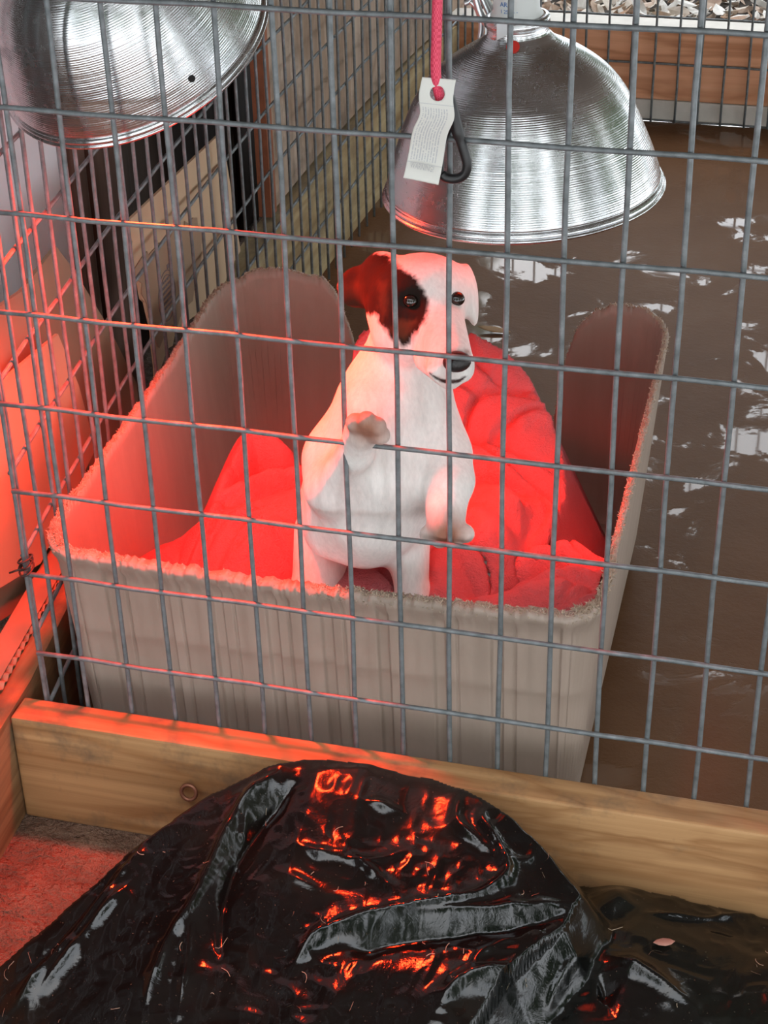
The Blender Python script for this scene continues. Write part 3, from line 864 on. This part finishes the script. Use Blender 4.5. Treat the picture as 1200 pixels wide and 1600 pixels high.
# ------------------------------------------------------------------ heat lamps
BULB_OFF = None
def m_bulb(name, strength):
    q = M_(name); q.set(Base_Color=(.55, .02, .015), Roughness=.15)
    q.b.inputs['Emission Color'].default_value = (1, .05, .015, 1); q.b.inputs['Emission Strength'].default_value = strength; return q.m
SOCK = m_simple('white_lamp_socket', (.62, .64, .63), .4, 0, .06, 20, .02)
BLUE = m_simple('blue_print', (.03, .14, .42), .6, 0, .1, 20, 0)
HOLE = m_simple('dark_vent_hole', (.004, .004, .004), .8, 0, .1, 20, 0)
CORD = m_simple('lamp_cord', (.45, .46, .45), .5, 0, .1, 40, 0)
prof_px = [(220, -3), (221, 0), (219, 4), (215.5, 6), (215, 12), (206, 42), (193, 76), (182, 103), (168, 132), (152, 156), (133, 176), (108, 195), (83, 210), (62, 221), (53, 229), (48, 234), (46.5, 240), (46.2, 252), (46, 257)]
KP = .1335 / 218
def smooth_prof():
    P = [(r * KP, z * KP * 1.03) for r, z in prof_px]
    out = catmull([(a, 0, b) for a, b in P], 6)
    return [(q[0], q[2]) for q in out]
SP = smooth_prof()
def heat_lamp(label, lit, cord_up):
    e = empty('heat_lamp'); tag(e, label, 'heat lamp')
    inner = [(max(r - .0012, .01), z - .0006) for r, z in SP][::-1]
    # outer + rolled rim + inner in one shell
    roll = [(.1347 + .0022 * math.cos(a), -.0035 + .0022 * math.sin(a)) for a in np.linspace(.6, -PI + .4, 9)]
    shell = inner + roll[::-1] + SP
    me = lathe_me(SP[::-1] + roll + inner[::-1], 128)
    obj('reflector', me, ALU, e, smooth=True)
    zt = SP[-1][1]
    # socket
    pr = [(.0, zt - .004), (.0245, zt - .004), (.0247, zt + .002), (.0235, zt + .0045), (.0215, zt + .007), (.0215, zt + .05), (.019, zt + .062), (.012, zt + .068), (.0055, zt + .070), (.0, zt + .070)]
    so = obj('socket', lathe_me(pr, 40), SOCK, e, smooth=True)
    obj('clamp_ring', lathe_me([(.0290, zt - .008), (.0305, zt - .006), (.0305, zt + .000), (.0290, zt + .0015), (.0262, zt + .002), (.0248, zt + .001)], 48), ALU, e, smooth=True)
    # bulb: reflector type, red glass
    bp_ = [(.0, .010), (.020, .011), (.042, .016), (.053, .026), (.055, .036), (.050, .050), (.036, .075), (.020, .098), (.0145, .108), (.0145, .140), (.0, .140)]
    obj('bulb', lathe_me(bp_, 40), m_bulb('red_bulb_lit' if lit else 'red_bulb_dark', 6.0 if lit else 0.0), e, smooth=True)
    return e, so, zt

def disc_me(r, n=20, th=.0006):
    bm = bmesh.new(); bmesh.ops.create_cone(bm, cap_ends=True, segments=n, radius1=r, radius2=r, depth=th); return bm_mesh(bm)
def on_lamp(e, a, hpx, off=.0004):
    """a point on the dome at azimuth a and profile height, with its outward normal (local)"""
    z = hpx * KP * 1.03
    zs = [q[1] for q in SP[18:]]; rs = [q[0] for q in SP[18:]]
    r = float(np.interp(z, zs, rs)); r2 = float(np.interp(z + .002, zs, rs)); slope = (r2 - r) / .002
    n = Vector((math.cos(a), math.sin(a), -slope)).normalized()
    return Vector((r * math.cos(a), r * math.sin(a), z)) + n * off, n

# left lamp, lit
eL, soL, zt = heat_lamp('spun aluminium heat lamp shade at the upper left, tilted and glowing red below', True, None)
axL = Vector((-.172, -.449, .877)).normalized()
eL.location = (-.340, .142, .633)
eL.rotation_mode = 'QUATERNION'; eL.rotation_quaternion = axL.to_track_quat('Z', 'Y')
# right lamp
eR, soR, zt = heat_lamp('bright spun aluminium heat lamp hanging above the puppy on the right', True, None)
cR = aty(817, 286, .2); eR.location = cR
eR.rotation_euler = (math.radians(1), math.radians(-3.0), 0)
bpy.context.view_layer.update()
def cam_azimuth(e):
    d = e.matrix_world.inverted() @ Vector(CAM); return math.atan2(d.y, d.x)
# vent holes
def vent(e, u_az, hpx, mat, r, label=None):
    q, n = on_lamp(e, u_az, hpx); o = obj('vent_hole', disc_me(r), mat, e, q); o.rotation_mode = 'QUATERNION'; o.rotation_quaternion = n.to_track_quat('Z', 'Y')
    if label: o['label'] = label
    return o
vent(eR, cam_azimuth(eR) - .14, 228, m_simple('red_vent_glow', (.62, .03, .02), .5, 0, .1, 20, 0), .0062, 'red dot at the neck of the shade')  # red colour of the disc stands for bulb glow through the vent
def px_on_lamp(e, u, v):
    """azimuth and profile height of the dome point seen at pixel"""
    best = None
    mw = e.matrix_world
    for a in np.linspace(-PI, PI, 240):
        for h in np.linspace(12, 228, 60):
            q, n = on_lamp(e, a, h); wq = mw @ q; wn = mw.to_3x3() @ n
            d = Vector(CAM) - wq
            if d.dot(wn) <= 0: continue
            c = RM @ (np.array(wq) - CAM); uu = 600 + F_PX * c[0] / c[2]; vv = 800 + F_PX * c[1] / c[2]
            er = (uu - u) ** 2 + (vv - v) ** 2
            if best is None or er < best[0]: best = (er, a, h)
    return best[1], best[2]
a_, h_ = px_on_lamp(eL, 301, 124); vent(eL, a_, h_, HOLE, .0033)
# blue print on the right socket
az = cam_azimuth(eR)
def text_part(txt, size, mat, parent, loc, az_, name='printed_text', tilt=0):
    c = bpy.data.curves.new('txt', 'FONT'); c.body = txt; c.size = size; c.extrude = .00008; c.align_x = 'LEFT'
    t = bpy.data.objects.new('txt', c); COL.objects.link(t); bpy.context.view_layer.update()
    me = bpy.data.meshes.new_from_object(t.evaluated_get(bpy.context.evaluated_depsgraph_get())); bpy.data.objects.remove(t)
    me.materials.clear()
    o = obj(name, me, mat, parent, loc)
    o.rotation_euler = (PI / 2 + tilt, 0, az_); return o
def curve_text(txt, size, mat, parent, rad, az0, z):
    o = text_part(txt, size, mat, parent, (0, 0, 0), 0)
    o.rotation_euler = (0, 0, 0)
    for v in o.data.vertices:
        a = az0 + v.co.x / rad; r = rad + .0002 + v.co.z
        v.co = Vector((r * math.cos(a), r * math.sin(a), z + v.co.y))
for k, (txt, dz, sz) in enumerate((('CARD', .0265, .0062), ('4', .0215, .005), ('ARD', .0145, .0062), ('1 25 - - -', .0085, .0048))):
    curve_text(txt, sz, BLUE, soR, .0216, az - .75, zt + dz)
# cords
for e, so in ((eL, soL), (eR, soR)):
    mw = e.matrix_world; top = mw @ Vector((0, 0, zt + .069)); up = (mw.to_3x3() @ Vector((0, 0, 1)))
    inv = mw.inverted()
    pts = catmull([top, top + up * .05, Vector((top.x + up.x * .06, top.y + up.y * .06, top.z + .25)), Vector((top.x + up.x * .05, top.y + .02, 1.79))], 8)
    tube('power_cord', [inv @ Vector(q) for q in pts], .0032, CORD, e, 8)
# metal clamp and looped bare cable beside the right neck
invR = eR.matrix_world.inverted()
STEEL = m_simple('bright_steel', (.62, .64, .65), .28, .9, .15, 60, .05)
loops = [([(742, -8), (750, 20), (764, 42), (782, 46), (788, 30), (776, 2), (770, -20)], .0034), ([(748, -14), (760, 12), (772, 34), (785, 36), (784, 10), (775, -22)], .0030),
         ([(735, 2), (745, 14), (752, 38), (750, 60)], .0026), ([(726, 6), (736, 0), (742, -20)], .0024), ([(756, -12), (766, 10), (780, 24)], .0030)]
for k, (pp, r) in enumerate(loops):
    tube('clamp_wire', [invR @ Vector(aty(u, v, .205 + .006 * k)) for u, v in [tuple(q[[0, 2]]) for q in catmull([(a, 0, b) for a, b in pp], 6)]], r, STEEL, eR, 8)
def slab(name, pix, Y, th, mat, parent, inv):
    n = len(pix); V = [inv @ Vector(aty(u, v, Y)) for u, v in pix] + [inv @ Vector(aty(u, v, Y) + np.array([0, th, 0])) for u, v in pix]
    Fc = [tuple(range(n)), tuple(range(2 * n - 1, n - 1, -1))] + [(i, i + n, (i + 1) % n + n, (i + 1) % n) for i in range(n)]
    return obj(name, pyd(V, Fc), mat, parent)
slab('clamp_jaw', [(776, 38), (795, 36), (795, 54), (776, 63)], .166, .02, STEEL, eR, invR)
slab('clamp_bolt_plate', [(757, 38), (772, 40), (770, 57), (758, 55)], .19, .012, STEEL, eR, invR)

# light of the lit lamp: the bulb's red beam
ld = bpy.data.lights.new('heat_bulb_light', 'SPOT'); lo = bpy.data.objects.new('heat_bulb_light', ld); COL.objects.link(lo)
ld.color = (1, .032, .007); ld.energy = 72; ld.shadow_soft_size = .04; ld.spot_size = math.radians(123); ld.spot_blend = .72
lo.location = (-.338, .125, .600)
lo.rotation_mode = 'QUATERNION'; lo.rotation_quaternion = Vector((.12, -.24, -.92)).to_track_quat('-Z', 'Y')

# the right lamp's bulb throws a narrower beam straight down into the crate
l2 = bpy.data.lights.new('heat_bulb_light', 'SPOT'); o2 = bpy.data.objects.new('heat_bulb_light', l2); COL.objects.link(o2)
l2.color = (1, .032, .007); l2.energy = 11; l2.shadow_soft_size = .04; l2.spot_size = math.radians(50); l2.spot_blend = .9
o2.location = (cR[0] - .004, cR[1], cR[2] - .012)
o2.rotation_mode = 'QUATERNION'; o2.rotation_quaternion = Vector((-.03, 0, -1)).to_track_quat('-Z', 'Y')

# ------------------------------------------------------------------ cord with carabiner and paper tag, in front of the panel
YT = -.016
bc = empty('bungee_cord', aty(684, 140, YT)); tag(bc, 'red braided cord with black hook hanging in front of the wire', 'cord')
b0 = np.array(aty(684, 140, YT))
cordp = catmull([aty(688, -260, -.012), aty(686, -120, -.014), aty(684, -20, -.018), aty(682, 60, -.020), aty(681, 110, -.021), aty(684, 138, -.019), aty(690, 160, -.012)], 8)
tube('cord', [q - b0 for q in cordp], .0044, RED_CORD, bc, 12)
hk = catmull([aty(u, v, YT + .004) for u, v in [(700, 150), (706, 168), (715, 205), (726, 240), (730, 258), (726, 272), (714, 279), (698, 278), (690, 272)]], 6)
rad = [.0052 if i < 14 else .0042 for i in range(len(hk))]
tube('hook', [q - b0 for q in hk], rad, BLACKP, bc, 10)
gt = catmull([aty(u, v, YT + .004) for u, v in [(706, 196), (696, 215), (690, 245), (690, 274)]], 6)
tube('hook_gate', [q - b0 for q in gt], .0024, BLACKP, bc, 8)
# tag: bent sheet with a hole
def paper_tag():
    Y0 = -.024
    TL, TR, BR, BL = [np.array(aty(u, v, y)) for u, v, y in ((659, 121, Y0), (712, 125, Y0), (685, 289, Y0 + .002), (630, 278, Y0 + .002))]
    nu, nv = 28, 72
    hole = (.53, .135); hr = .0062
    W_ = np.linalg.norm(TR - TL); H_ = np.linalg.norm(BL - TL)
    V = []; 
    ctr_l = lambda t: (.022 * math.sin(PI * t) * 0)
    nrm = np.array([0, -1, .1])
    for j in range(nv + 1):
        t = j / nv
        for i in range(nu + 1):
            s_ = i / nu
            q = (TL * (1 - s_) + TR * s_) * (1 - t) + (BL * (1 - s_) + BR * s_) * t
            bend = .0035 * math.sin((t - .05) * 2 * PI * 1.05) * (t < .98)
            side = .0045 * math.exp(-((t - .34) / .13) ** 2)
            V.append(q + nrm * bend * .9 + (TR - TL) / W_ * side)
    Fc = []
    for j in range(nv):
        for i in range(nu):
            s_, t = (i + .5) / nu, (j + .5) / nv
            if math.hypot((s_ - hole[0]) * W_, (t - hole[1]) * H_) < hr: continue
            Fc.append((j * (nu + 1) + i, (j + 1) * (nu + 1) + i, (j + 1) * (nu + 1) + i + 1, j * (nu + 1) + i + 1))
    V = np.array(V); hv = []
    # round the hole
    for j in range(nv + 1):
        for i in range(nu + 1):
            k = j * (nu + 1) + i; s_, t = i / nu, j / nv
            dx, dy = (s_ - hole[0]) * W_, (t - hole[1]) * H_; d = math.hypot(dx, dy)
            if hr * .6 < d < hr * 1.35 and d > 0:
                f = (hr if d < hr * 1.12 else d) / d
                V[k] = V[k] + (TR - TL) / W_ * dx * (f - 1) + (BL - TL) / H_ * dy * (f - 1)
    used = sorted({i for f in Fc for i in f}); re = {a: b for b, a in enumerate(used)}
    Vs = V[used] - b0; Fs = np.array([[re[i] for i in f] for f in Fc])
    q = M_('printed_tag_paper')
    at = q.n('ShaderNodeAttribute'); at.attribute_name = 'tagco'
    sp = q.n('ShaderNodeSeparateXYZ'); q.L.new(at.outputs['Vector'], sp.inputs[0])
    def math_(op, a, b=None):
        k = q.n('ShaderNodeMath', operation=op)
        for i, v in ((0, a), (1, b)):
            if v is None: continue
            if isinstance(v, bpy.types.NodeSocket): q.L.new(v, k.inputs[i])
            else: k.inputs[i].default_value = v
        return k.outputs[0]
    u_, v_ = sp.outputs[0], sp.outputs[1]
    line = math_('GREATER_THAN', math_('SINE', math_('MULTIPLY', u_, 2 * PI * 13)), .15)
    cm = q.n('ShaderNodeCombineXYZ'); q.L.new(math_('MULTIPLY', math_('FLOOR', math_('MULTIPLY', u_, 13)), 5.3), cm.inputs[0]); q.L.new(math_('MULTIPLY', v_, 70), cm.inputs[1])
    word = math_('GREATER_THAN', q.noise(1, 2, .5, cm.outputs[0]), .43)
    inb = math_('MULTIPLY', math_('MULTIPLY', math_('GREATER_THAN', v_, .27), math_('LESS_THAN', v_, .81)), math_('MULTIPLY', math_('GREATER_THAN', u_, .07), math_('LESS_THAN', u_, .84)))
    txt = math_('MULTIPLY', math_('MULTIPLY', line, word), inb)
    l1 = math_('LESS_THAN', math_('ABSOLUTE', math_('SUBTRACT', v_, .235)), .0045)
    l2 = math_('LESS_THAN', math_('ABSOLUTE', math_('SUBTRACT', v_, .835)), .0045)
    tx_ = math_('MINIMUM', math_('ADD', math_('MULTIPLY', txt, .55), math_('MULTIPLY', math_('ADD', l1, l2), .35)), 1)
    q.set(Base_Color=q.mix(tx_, (.66, .66, .62), (.30, .32, .38)), Roughness=.55)
    V2, F2 = solid(Vs, Fs, .0005)
    me = np_mesh(V2, F2)
    tco = np.array([((k % (nu + 1)) / nu, (k // (nu + 1)) / nv, 0) for k in used]); tco = np.vstack([tco, tco])
    a = me.attributes.new('tagco', 'FLOAT_VECTOR', 'POINT'); a.data.foreach_set('vector', tco.astype(np.float32).ravel())
    o = obj('paper_tag', me, q.m, bc); o['label'] = 'white paper tag with small print'
    # faint WARNING strip near the foot
    GREYINK = m_simple('grey_print', (.42, .43, .44), .6, 0, .1, 20, 0)
    base = (BL * .86 + BR * .14) * .875 + (TL * .86 + TR * .14) * .125
    c = bpy.data.curves.new('txt', 'FONT'); c.body = 'WARNING!'; c.size = .0075; c.extrude = .0001
    t = bpy.data.objects.new('txt', c); COL.objects.link(t); bpy.context.view_layer.update()
    me = bpy.data.meshes.new_from_object(t.evaluated_get(bpy.context.evaluated_depsgraph_get())); bpy.data.objects.remove(t); me.materials.clear()
    ex = (BR - BL) / np.linalg.norm(BR - BL); ey = (TL - BL) / np.linalg.norm(TL - BL); L = max(v.co.x for v in me.vertices); kx = W_ * .72 / L
    for v in me.vertices:
        v.co = Vector(base + ex * (v.co.x * kx) + ey * v.co.y + np.array([0, -.0022 + v.co.z, 0]) - b0)
    obj('printed_text', me, GREYINK, o)
paper_tag()

# ------------------------------------------------------------------ the puppy
def surface_nets(fn, lo, hi, h):
    lo = np.array(lo); n = np.ceil((np.array(hi) - lo) / h).astype(int) + 1
    ax = [lo[i] + h * np.arange(n[i]) for i in range(3)]
    X, Y, Z = np.meshgrid(*ax, indexing='ij')
    v = fn(X.astype(np.float32), Y.astype(np.float32), Z.astype(np.float32))
    s = v < 0
    c = np.zeros(n - 1, np.int8)
    for i in (0, 1):
        for j in (0, 1):
            for k in (0, 1): c += s[i:n[0] - 1 + i, j:n[1] - 1 + j, k:n[2] - 1 + k]
    cells = np.argwhere((c > 0) & (c < 8)); idx = -np.ones(n - 1, np.int64); idx[tuple(cells.T)] = np.arange(len(cells))
    acc = np.zeros((len(cells), 3)); cnt = np.zeros(len(cells))
    cor = [(i, j, k) for i in (0, 1) for j in (0, 1) for k in (0, 1)]
    for a in cor:
        for b in cor:
            if sum(abs(p - q) for p, q in zip(a, b)) == 1 and a < b:
                va = v[tuple((cells + a).T)]; vb = v[tuple((cells + b).T)]; mk = (va < 0) != (vb < 0)
                t = np.where(mk, va / np.where(mk, va - vb, 1), 0)
                p = np.array(a) + t[:, None] * (np.array(b) - np.array(a)); acc += np.where(mk[:, None], p, 0); cnt += mk
    P = lo + h * (cells + acc / cnt[:, None])
    Q = []
    for a in range(3):
        b, d = (a + 1) % 3, (a + 2) % 3
        sl0 = [slice(None)] * 3; sl1 = [slice(None)] * 3; sl0[a] = slice(0, -1); sl1[a] = slice(1, None)
        s0, s1 = s[tuple(sl0)], s[tuple(sl1)]
        e = np.argwhere(s0 != s1); e = e[(e[:, b] > 0) & (e[:, d] > 0) & (e[:, b] < n[b] - 1) & (e[:, d] < n[d] - 1)]
        fl_ = s0[tuple(e.T)]
        eb = np.zeros(3, int); eb[b] = 1; ed = np.zeros(3, int); ed[d] = 1
        q = np.stack([idx[tuple((e - eb - ed).T)], idx[tuple((e - ed).T)], idx[tuple(e.T)], idx[tuple((e - eb).T)]], 1)
        q = np.where(fl_[:, None], q, q[:, ::-1]); Q.append(q)
    Q = np.vstack(Q)
    # light smoothing
    for _ in range(2):
        A = np.zeros_like(P); C_ = np.zeros(len(P))
        for i in range(4):
            j = (i + 1) % 4
            np.add.at(A, Q[:, i], P[Q[:, j]]); np.add.at(C_, Q[:, i], 1)
            np.add.at(A, Q[:, j], P[Q[:, i]]); np.add.at(C_, Q[:, j], 1)
        P = .5 * P + .5 * A / C_[:, None]
    return P, Q

D0 = float((RM @ (aty(650, 470, .108) - CAM))[2])            # depth of the head's centre
def hp(u, v, t): return atd(u, v, D0 - t)
IR, IU, IT = RM[0], -RM[1], -RM[2]
def sdf_capsule(X, Y, Z, a, b, ra, rb):
    a = np.array(a); d = np.array(b) - a; L2 = d @ d + 1e-12
    t = np.clip(((X - a[0]) * d[0] + (Y - a[1]) * d[1] + (Z - a[2]) * d[2]) / L2, 0, 1)
    return np.sqrt((X - a[0] - t * d[0]) ** 2 + (Y - a[1] - t * d[1]) ** 2 + (Z - a[2] - t * d[2]) ** 2) - (ra + (rb - ra) * t)
def sdf_ell(X, Y, Z, c, axes, r):
    q = 0; g = 0
    for ax_, rr in zip(axes, r):
        p_ = (X - c[0]) * ax_[0] + (Y - c[1]) * ax_[1] + (Z - c[2]) * ax_[2]
        q = q + (p_ / rr) ** 2; g = g + (p_ / rr ** 2) ** 2
    k0 = np.sqrt(q); k1 = np.sqrt(g) + 1e-9; return k0 * (k0 - 1) / k1
def smin(a, b, k):
    h = np.clip(.5 + .5 * (b - a) / k, 0, 1); return b + (a - b) * h - k * h * (1 - h)
def rot_axes(deg, tilt=0):
    """image axes rolled by deg (clockwise in the picture) and pitched"""
    a = math.radians(deg); R_ = IR * math.cos(a) - IU * math.sin(a); U_ = IU * math.cos(a) + IR * math.sin(a)
    b = math.radians(tilt); U2 = U_ * math.cos(b) + IT * math.sin(b); T2 = IT * math.cos(b) - U_ * math.sin(b)
    return R_, U2, T2
EYE_L, EYE_R, NOSE = (642, 470), (714, 467), (715, 564)
PAW_L = [(572, 668, -.010)]
def dog_sdf(X, Y, Z):
    f = None
    def add(d, k):
        nonlocal f
        f = d if f is None else smin(f, d, k)
    A0 = rot_axes(0)
    c = lambda a, b, ra, rb: sdf_capsule(X, Y, Z, a, b, ra, rb)
    # torso
    n0, n1, n2, n3, n4 = aty(636, 545, .115), aty(618, 630, .100), aty(607, 705, .096), aty(582, 775, .102), aty(570, 812, .118)
    add(c(n0, n1, .040, .054), .02); add(c(n1, n2, .054, .063), .02); add(c(n2, n3, .063, .058), .03); add(c(n3, n4, .058, .052), .03)
    # shoulders
    add(sdf_ell(X, Y, Z, aty(535, 725, .092), rot_axes(12), (.034, .052, .042)), .025)
    add(sdf_ell(X, Y, Z, aty(683, 715, .086), rot_axes(-8), (.030, .046, .040)), .025)
    add(sdf_ell(X, Y, Z, aty(507, 795, .108), rot_axes(2), (.025, .046, .042)), .025)
    # hind legs
    hl = [aty(508, 832, .140), aty(490, 935, .104), aty(505, 1020, .140)]
    hr_ = [aty(632, 825, .130), aty(646, 935, .104), aty(635, 1020, .145)]
    for P, (r0, r1, r2) in ((hl, (.034, .024, .018)), (hr_, (.028, .016, .015))):
        foot = np.array([P[2][0], P[2][1] - .005, -.118]); toe = foot + np.array([0, -.045, -.004])
        add(c(P[0], P[1], r0, r1), .016); add(c(P[1], P[2], r1, r2), .015); add(c(P[2], foot, r2, .015), .012); add(c(foot, toe, .015, .014), .012)
    # fore legs
    s, e, w_, p_ = aty(520, 715, .080), aty(517, 765, .050), aty(556, 705, .018), aty(566, 674, -.002)
    add(c(s, e, .028, .0225), .018); add(c(e, w_, .0225, .0165), .014); add(c(w_, p_, .0165, .0175), .010)
    for q in ((555, 660, -.018), (573, 657, -.021), (589, 666, -.020), (595, 680, -.016)):
        add(c(p_, aty(*q), .0105, .0092), .0016)
    s, e, w_, p_ = aty(690, 715, .075), aty(703, 752, .052), aty(697, 795, .028), aty(696, 820, .019)
    add(c(s, e, .028, .0215), .018); add(c(e, w_, .0215, .0175), .014); add(c(w_, p_, .0175, .0185), .010)
    for q in ((670, 835, .0140), (687, 842, .0125), (709, 842, .0125), (727, 834, .0140)):
        add(c(p_, aty(*q), .0110, .0095), .0016)
    # head
    add(sdf_ell(X, Y, Z, hp(658, 457, -.004), rot_axes(-4), (.0500, .0365, .050)), .022)
    add(c(hp(655, 478, .006), hp(652, 520, .012), .040, .030), .02)            # cheeks
    add(sdf_ell(X, Y, Z, hp(626, 505, .004), rot_axes(0), (.028, .032, .032)), .018)
    add(c(hp(683, 505, .030), hp(708, 562, .070), .0265, .0185), .014)         # muzzle
    add(c(hp(672, 560, .040), hp(703, 590, .062), .0150, .0115), .008)         # lower jaw
    add(sdf_ell(X, Y, Z, hp(692, 577, .066), rot_axes(12), (.0165, .0130, .014)), .006)   # flews
    add(sdf_ell(X, Y, Z, hp(722, 574, .066), rot_axes(-20), (.0110, .0135, .013)), .006)
    # mouth slit
    mo = np.minimum(c(hp(672, 583, .062), hp(692, 596, .079), .0014, .0022), c(hp(692, 596, .079), hp(726, 590, .082), .0022, .0015))
    f = -smin(-f, mo, .002)
    # eye sockets
    for (u, v) in (EYE_L, EYE_R):
        so_ = sdf_ell(X, Y, Z, hp(u, v, .052 if u < 700 else .046), rot_axes(0), (.0085, .0065, .010)); f = -smin(-f, so_, .006)
    # ears: thin flaps
    add(c(hp(597, 425, -.010), hp(584, 450, -.012), .020, .016), .012)
    el = sdf_ell(X, Y, Z, hp(561, 448, -.016), rot_axes(-28, 0), (.0225, .0205, .0065)); add(el, .008)
    el = sdf_ell(X, Y, Z, hp(588, 452, -.004), rot_axes(8, 0), (.0085, .032, .0060)); add(el, .006)
    er = sdf_ell(X, Y, Z, hp(735, 461, -.006), rot_axes(-8, 0), (.0066, .0305, .016)); add(er, .010)
    return f
lo = aty(600, 700, .12)
P, Q = surface_nets(dog_sdf, (-.225, -.040, -.145), (.035, .265, .475), .0023)
def pix(P):
    c = (P - CAM) @ RM.T; return 600 + F_PX * c[:, 0] / c[:, 2], 800 + F_PX * c[:, 1] / c[:, 2], c[:, 2]
def inpoly(u, v, poly):
    r = np.zeros(len(u), bool); n = len(poly)
    for i in range(n):
        x1, y1 = poly[i]; x2, y2 = poly[(i + 1) % n]
        cnd = ((y1 > v) != (y2 > v)) & (u < (x2 - x1) * (v - y1) / (y2 - y1 + 1e-9) + x1); r ^= cnd
    return r
def edge_d(u, v, poly):
    d = np.full(len(u), 1e9)
    for i in range(len(poly)):
        (x1, y1), (x2, y2) = poly[i], poly[(i + 1) % len(poly)]
        L2 = (x2 - x1) ** 2 + (y2 - y1) ** 2; t = np.clip(((u - x1) * (x2 - x1) + (v - y1) * (y2 - y1)) / L2, 0, 1)
        d = np.minimum(d, np.hypot(u - x1 - t * (x2 - x1), v - y1 - t * (y2 - y1)))
    return d
u_, v_, dep = pix(P)                                          # the coat pattern is laid out in the head's own frontal frame
nzv = vnoise(P[:, 0] * 500, P[:, 1] * 500, P[:, 2] * 250, seed=3) * 5 + vnoise(P[:, 0] * 160, P[:, 1] * 160, P[:, 2] * 160, seed=4) * 4
col = np.tile(np.array([.80, .77, .74]), (len(P), 1))
front_face = dep < D0 + .035
def paint(poly, c, soft, mk=None):
    global col
    sd = np.where(inpoly(u_, v_, poly), edge_d(u_, v_, poly), -edge_d(u_, v_, poly)) + nzv * .6
    a = np.clip(.5 + sd / soft, 0, 1)
    if mk is not None: a = a * mk
    col = col * (1 - a[:, None]) + np.array(c) * a[:, None]
patch = [(606, 398), (625, 418), (648, 432), (664, 455), (671, 478), (664, 500), (652, 520), (640, 538), (628, 541), (612, 528), (598, 512), (586, 490), (560, 492), (525, 485), (525, 400), (575, 390)]
paint(patch, (.012, .007, .005), 7, (dep < D0 + .06))
paint([(592, 440), (606, 440), (606, 488), (598, 500), (590, 470)], (.045, .018, .009), 10, (dep < D0 + .06))
paint([(622, 500), (650, 500), (636, 530), (622, 528), (610, 512)], (.060, .026, .012), 10, front_face)
paint([(530, 446), (560, 440), (575, 470), (560, 490), (530, 480)], (.035, .014, .007), 14, (dep < D0 + .06))
# dark mouth line, then a brownish patch above the nose
ml = catmull([(671, 583, 0), (681, 590, 0), (693, 595.5, 0), (708, 596.5, 0), (719, 594, 0), (728, 588, 0)], 6)
dm = np.full(len(P), 1e9)
for a_, b_ in zip(ml[:-1], ml[1:]): dm = np.minimum(dm, edge_d(u_, v_, [tuple(a_[:2]), tuple(b_[:2])]))
wid = .5 + 2.0 * np.clip((u_ - 672) / 25, 0, 1) * np.clip((730 - u_) / 14, 0, 1)
a = (np.clip((wid + 1.2 - dm) / 1.6, 0, 1) * front_face)[:, None]; col = col * (1 - a) + np.array([.05, .022, .02]) * a
paint([(698, 548), (732, 548), (732, 556), (698, 556)], (.30, .2, .17), 10, front_face)
# tan paws
near = lambda q, r: np.clip(1.3 - np.linalg.norm(P - aty(*q), axis=1) / r, 0, 1)
for q, r in (((574, 667, -.022), .030), ((698, 836, .004), .027)):
    a = near(q, r)[:, None]; col = col * (1 - a) + np.array([.34, .155, .105]) * a
pb = near((566, 880, .10), .035)[:, None] * .5; col = col * (1 - pb) + np.array([.72, .50, .45]) * pb
me = np_mesh(P, Q)
ca = me.color_attributes.new('col', 'FLOAT_COLOR', 'POINT'); ca.data.foreach_set('color', np.c_[col, np.ones(len(col))].astype(np.float32).ravel())
dog = obj('puppy', me, FUR); tag(dog, 'white puppy with a dark eye patch standing with paws on the wire', 'puppy')
def ell_obj(name, c, axes, r, mat, parent, sub=3):
    bm = bmesh.new(); bmesh.ops.create_icosphere(bm, subdivisions=sub, radius=1)
    for v in bm.verts:
        q = np.array(c) + sum(np.array(a) * rr * x for a, rr, x in zip(axes, r, v.co)); v.co = Vector(q)
    return obj(name, bm_mesh(bm), mat, parent, smooth=True)
EYE = m_simple('dark_eye', (.012, .007, .005), .06, 0, .1, 20, 0, .8)
NOSEM = m_simple('wet_black_nose', (.014, .011, .011), .38, 0, .3, 300, .4)
def surf_t(u, v):
    k = np.hypot(u_ - u, v_ - v) < 5
    return D0 - np.min(dep[k]) if k.any() else .05
for (u, v) in (EYE_L, EYE_R):
    ell_obj('eye', hp(u, v, surf_t(u, v) - .0005), rot_axes(0), (.0076, .0070, .0060), EYE, dog)
nb = ell_obj('nose', hp(NOSE[0] - 1, NOSE[1] + 1, surf_t(714, 560) - .001), rot_axes(-6), (.0132, .0100, .0088), NOSEM, dog)
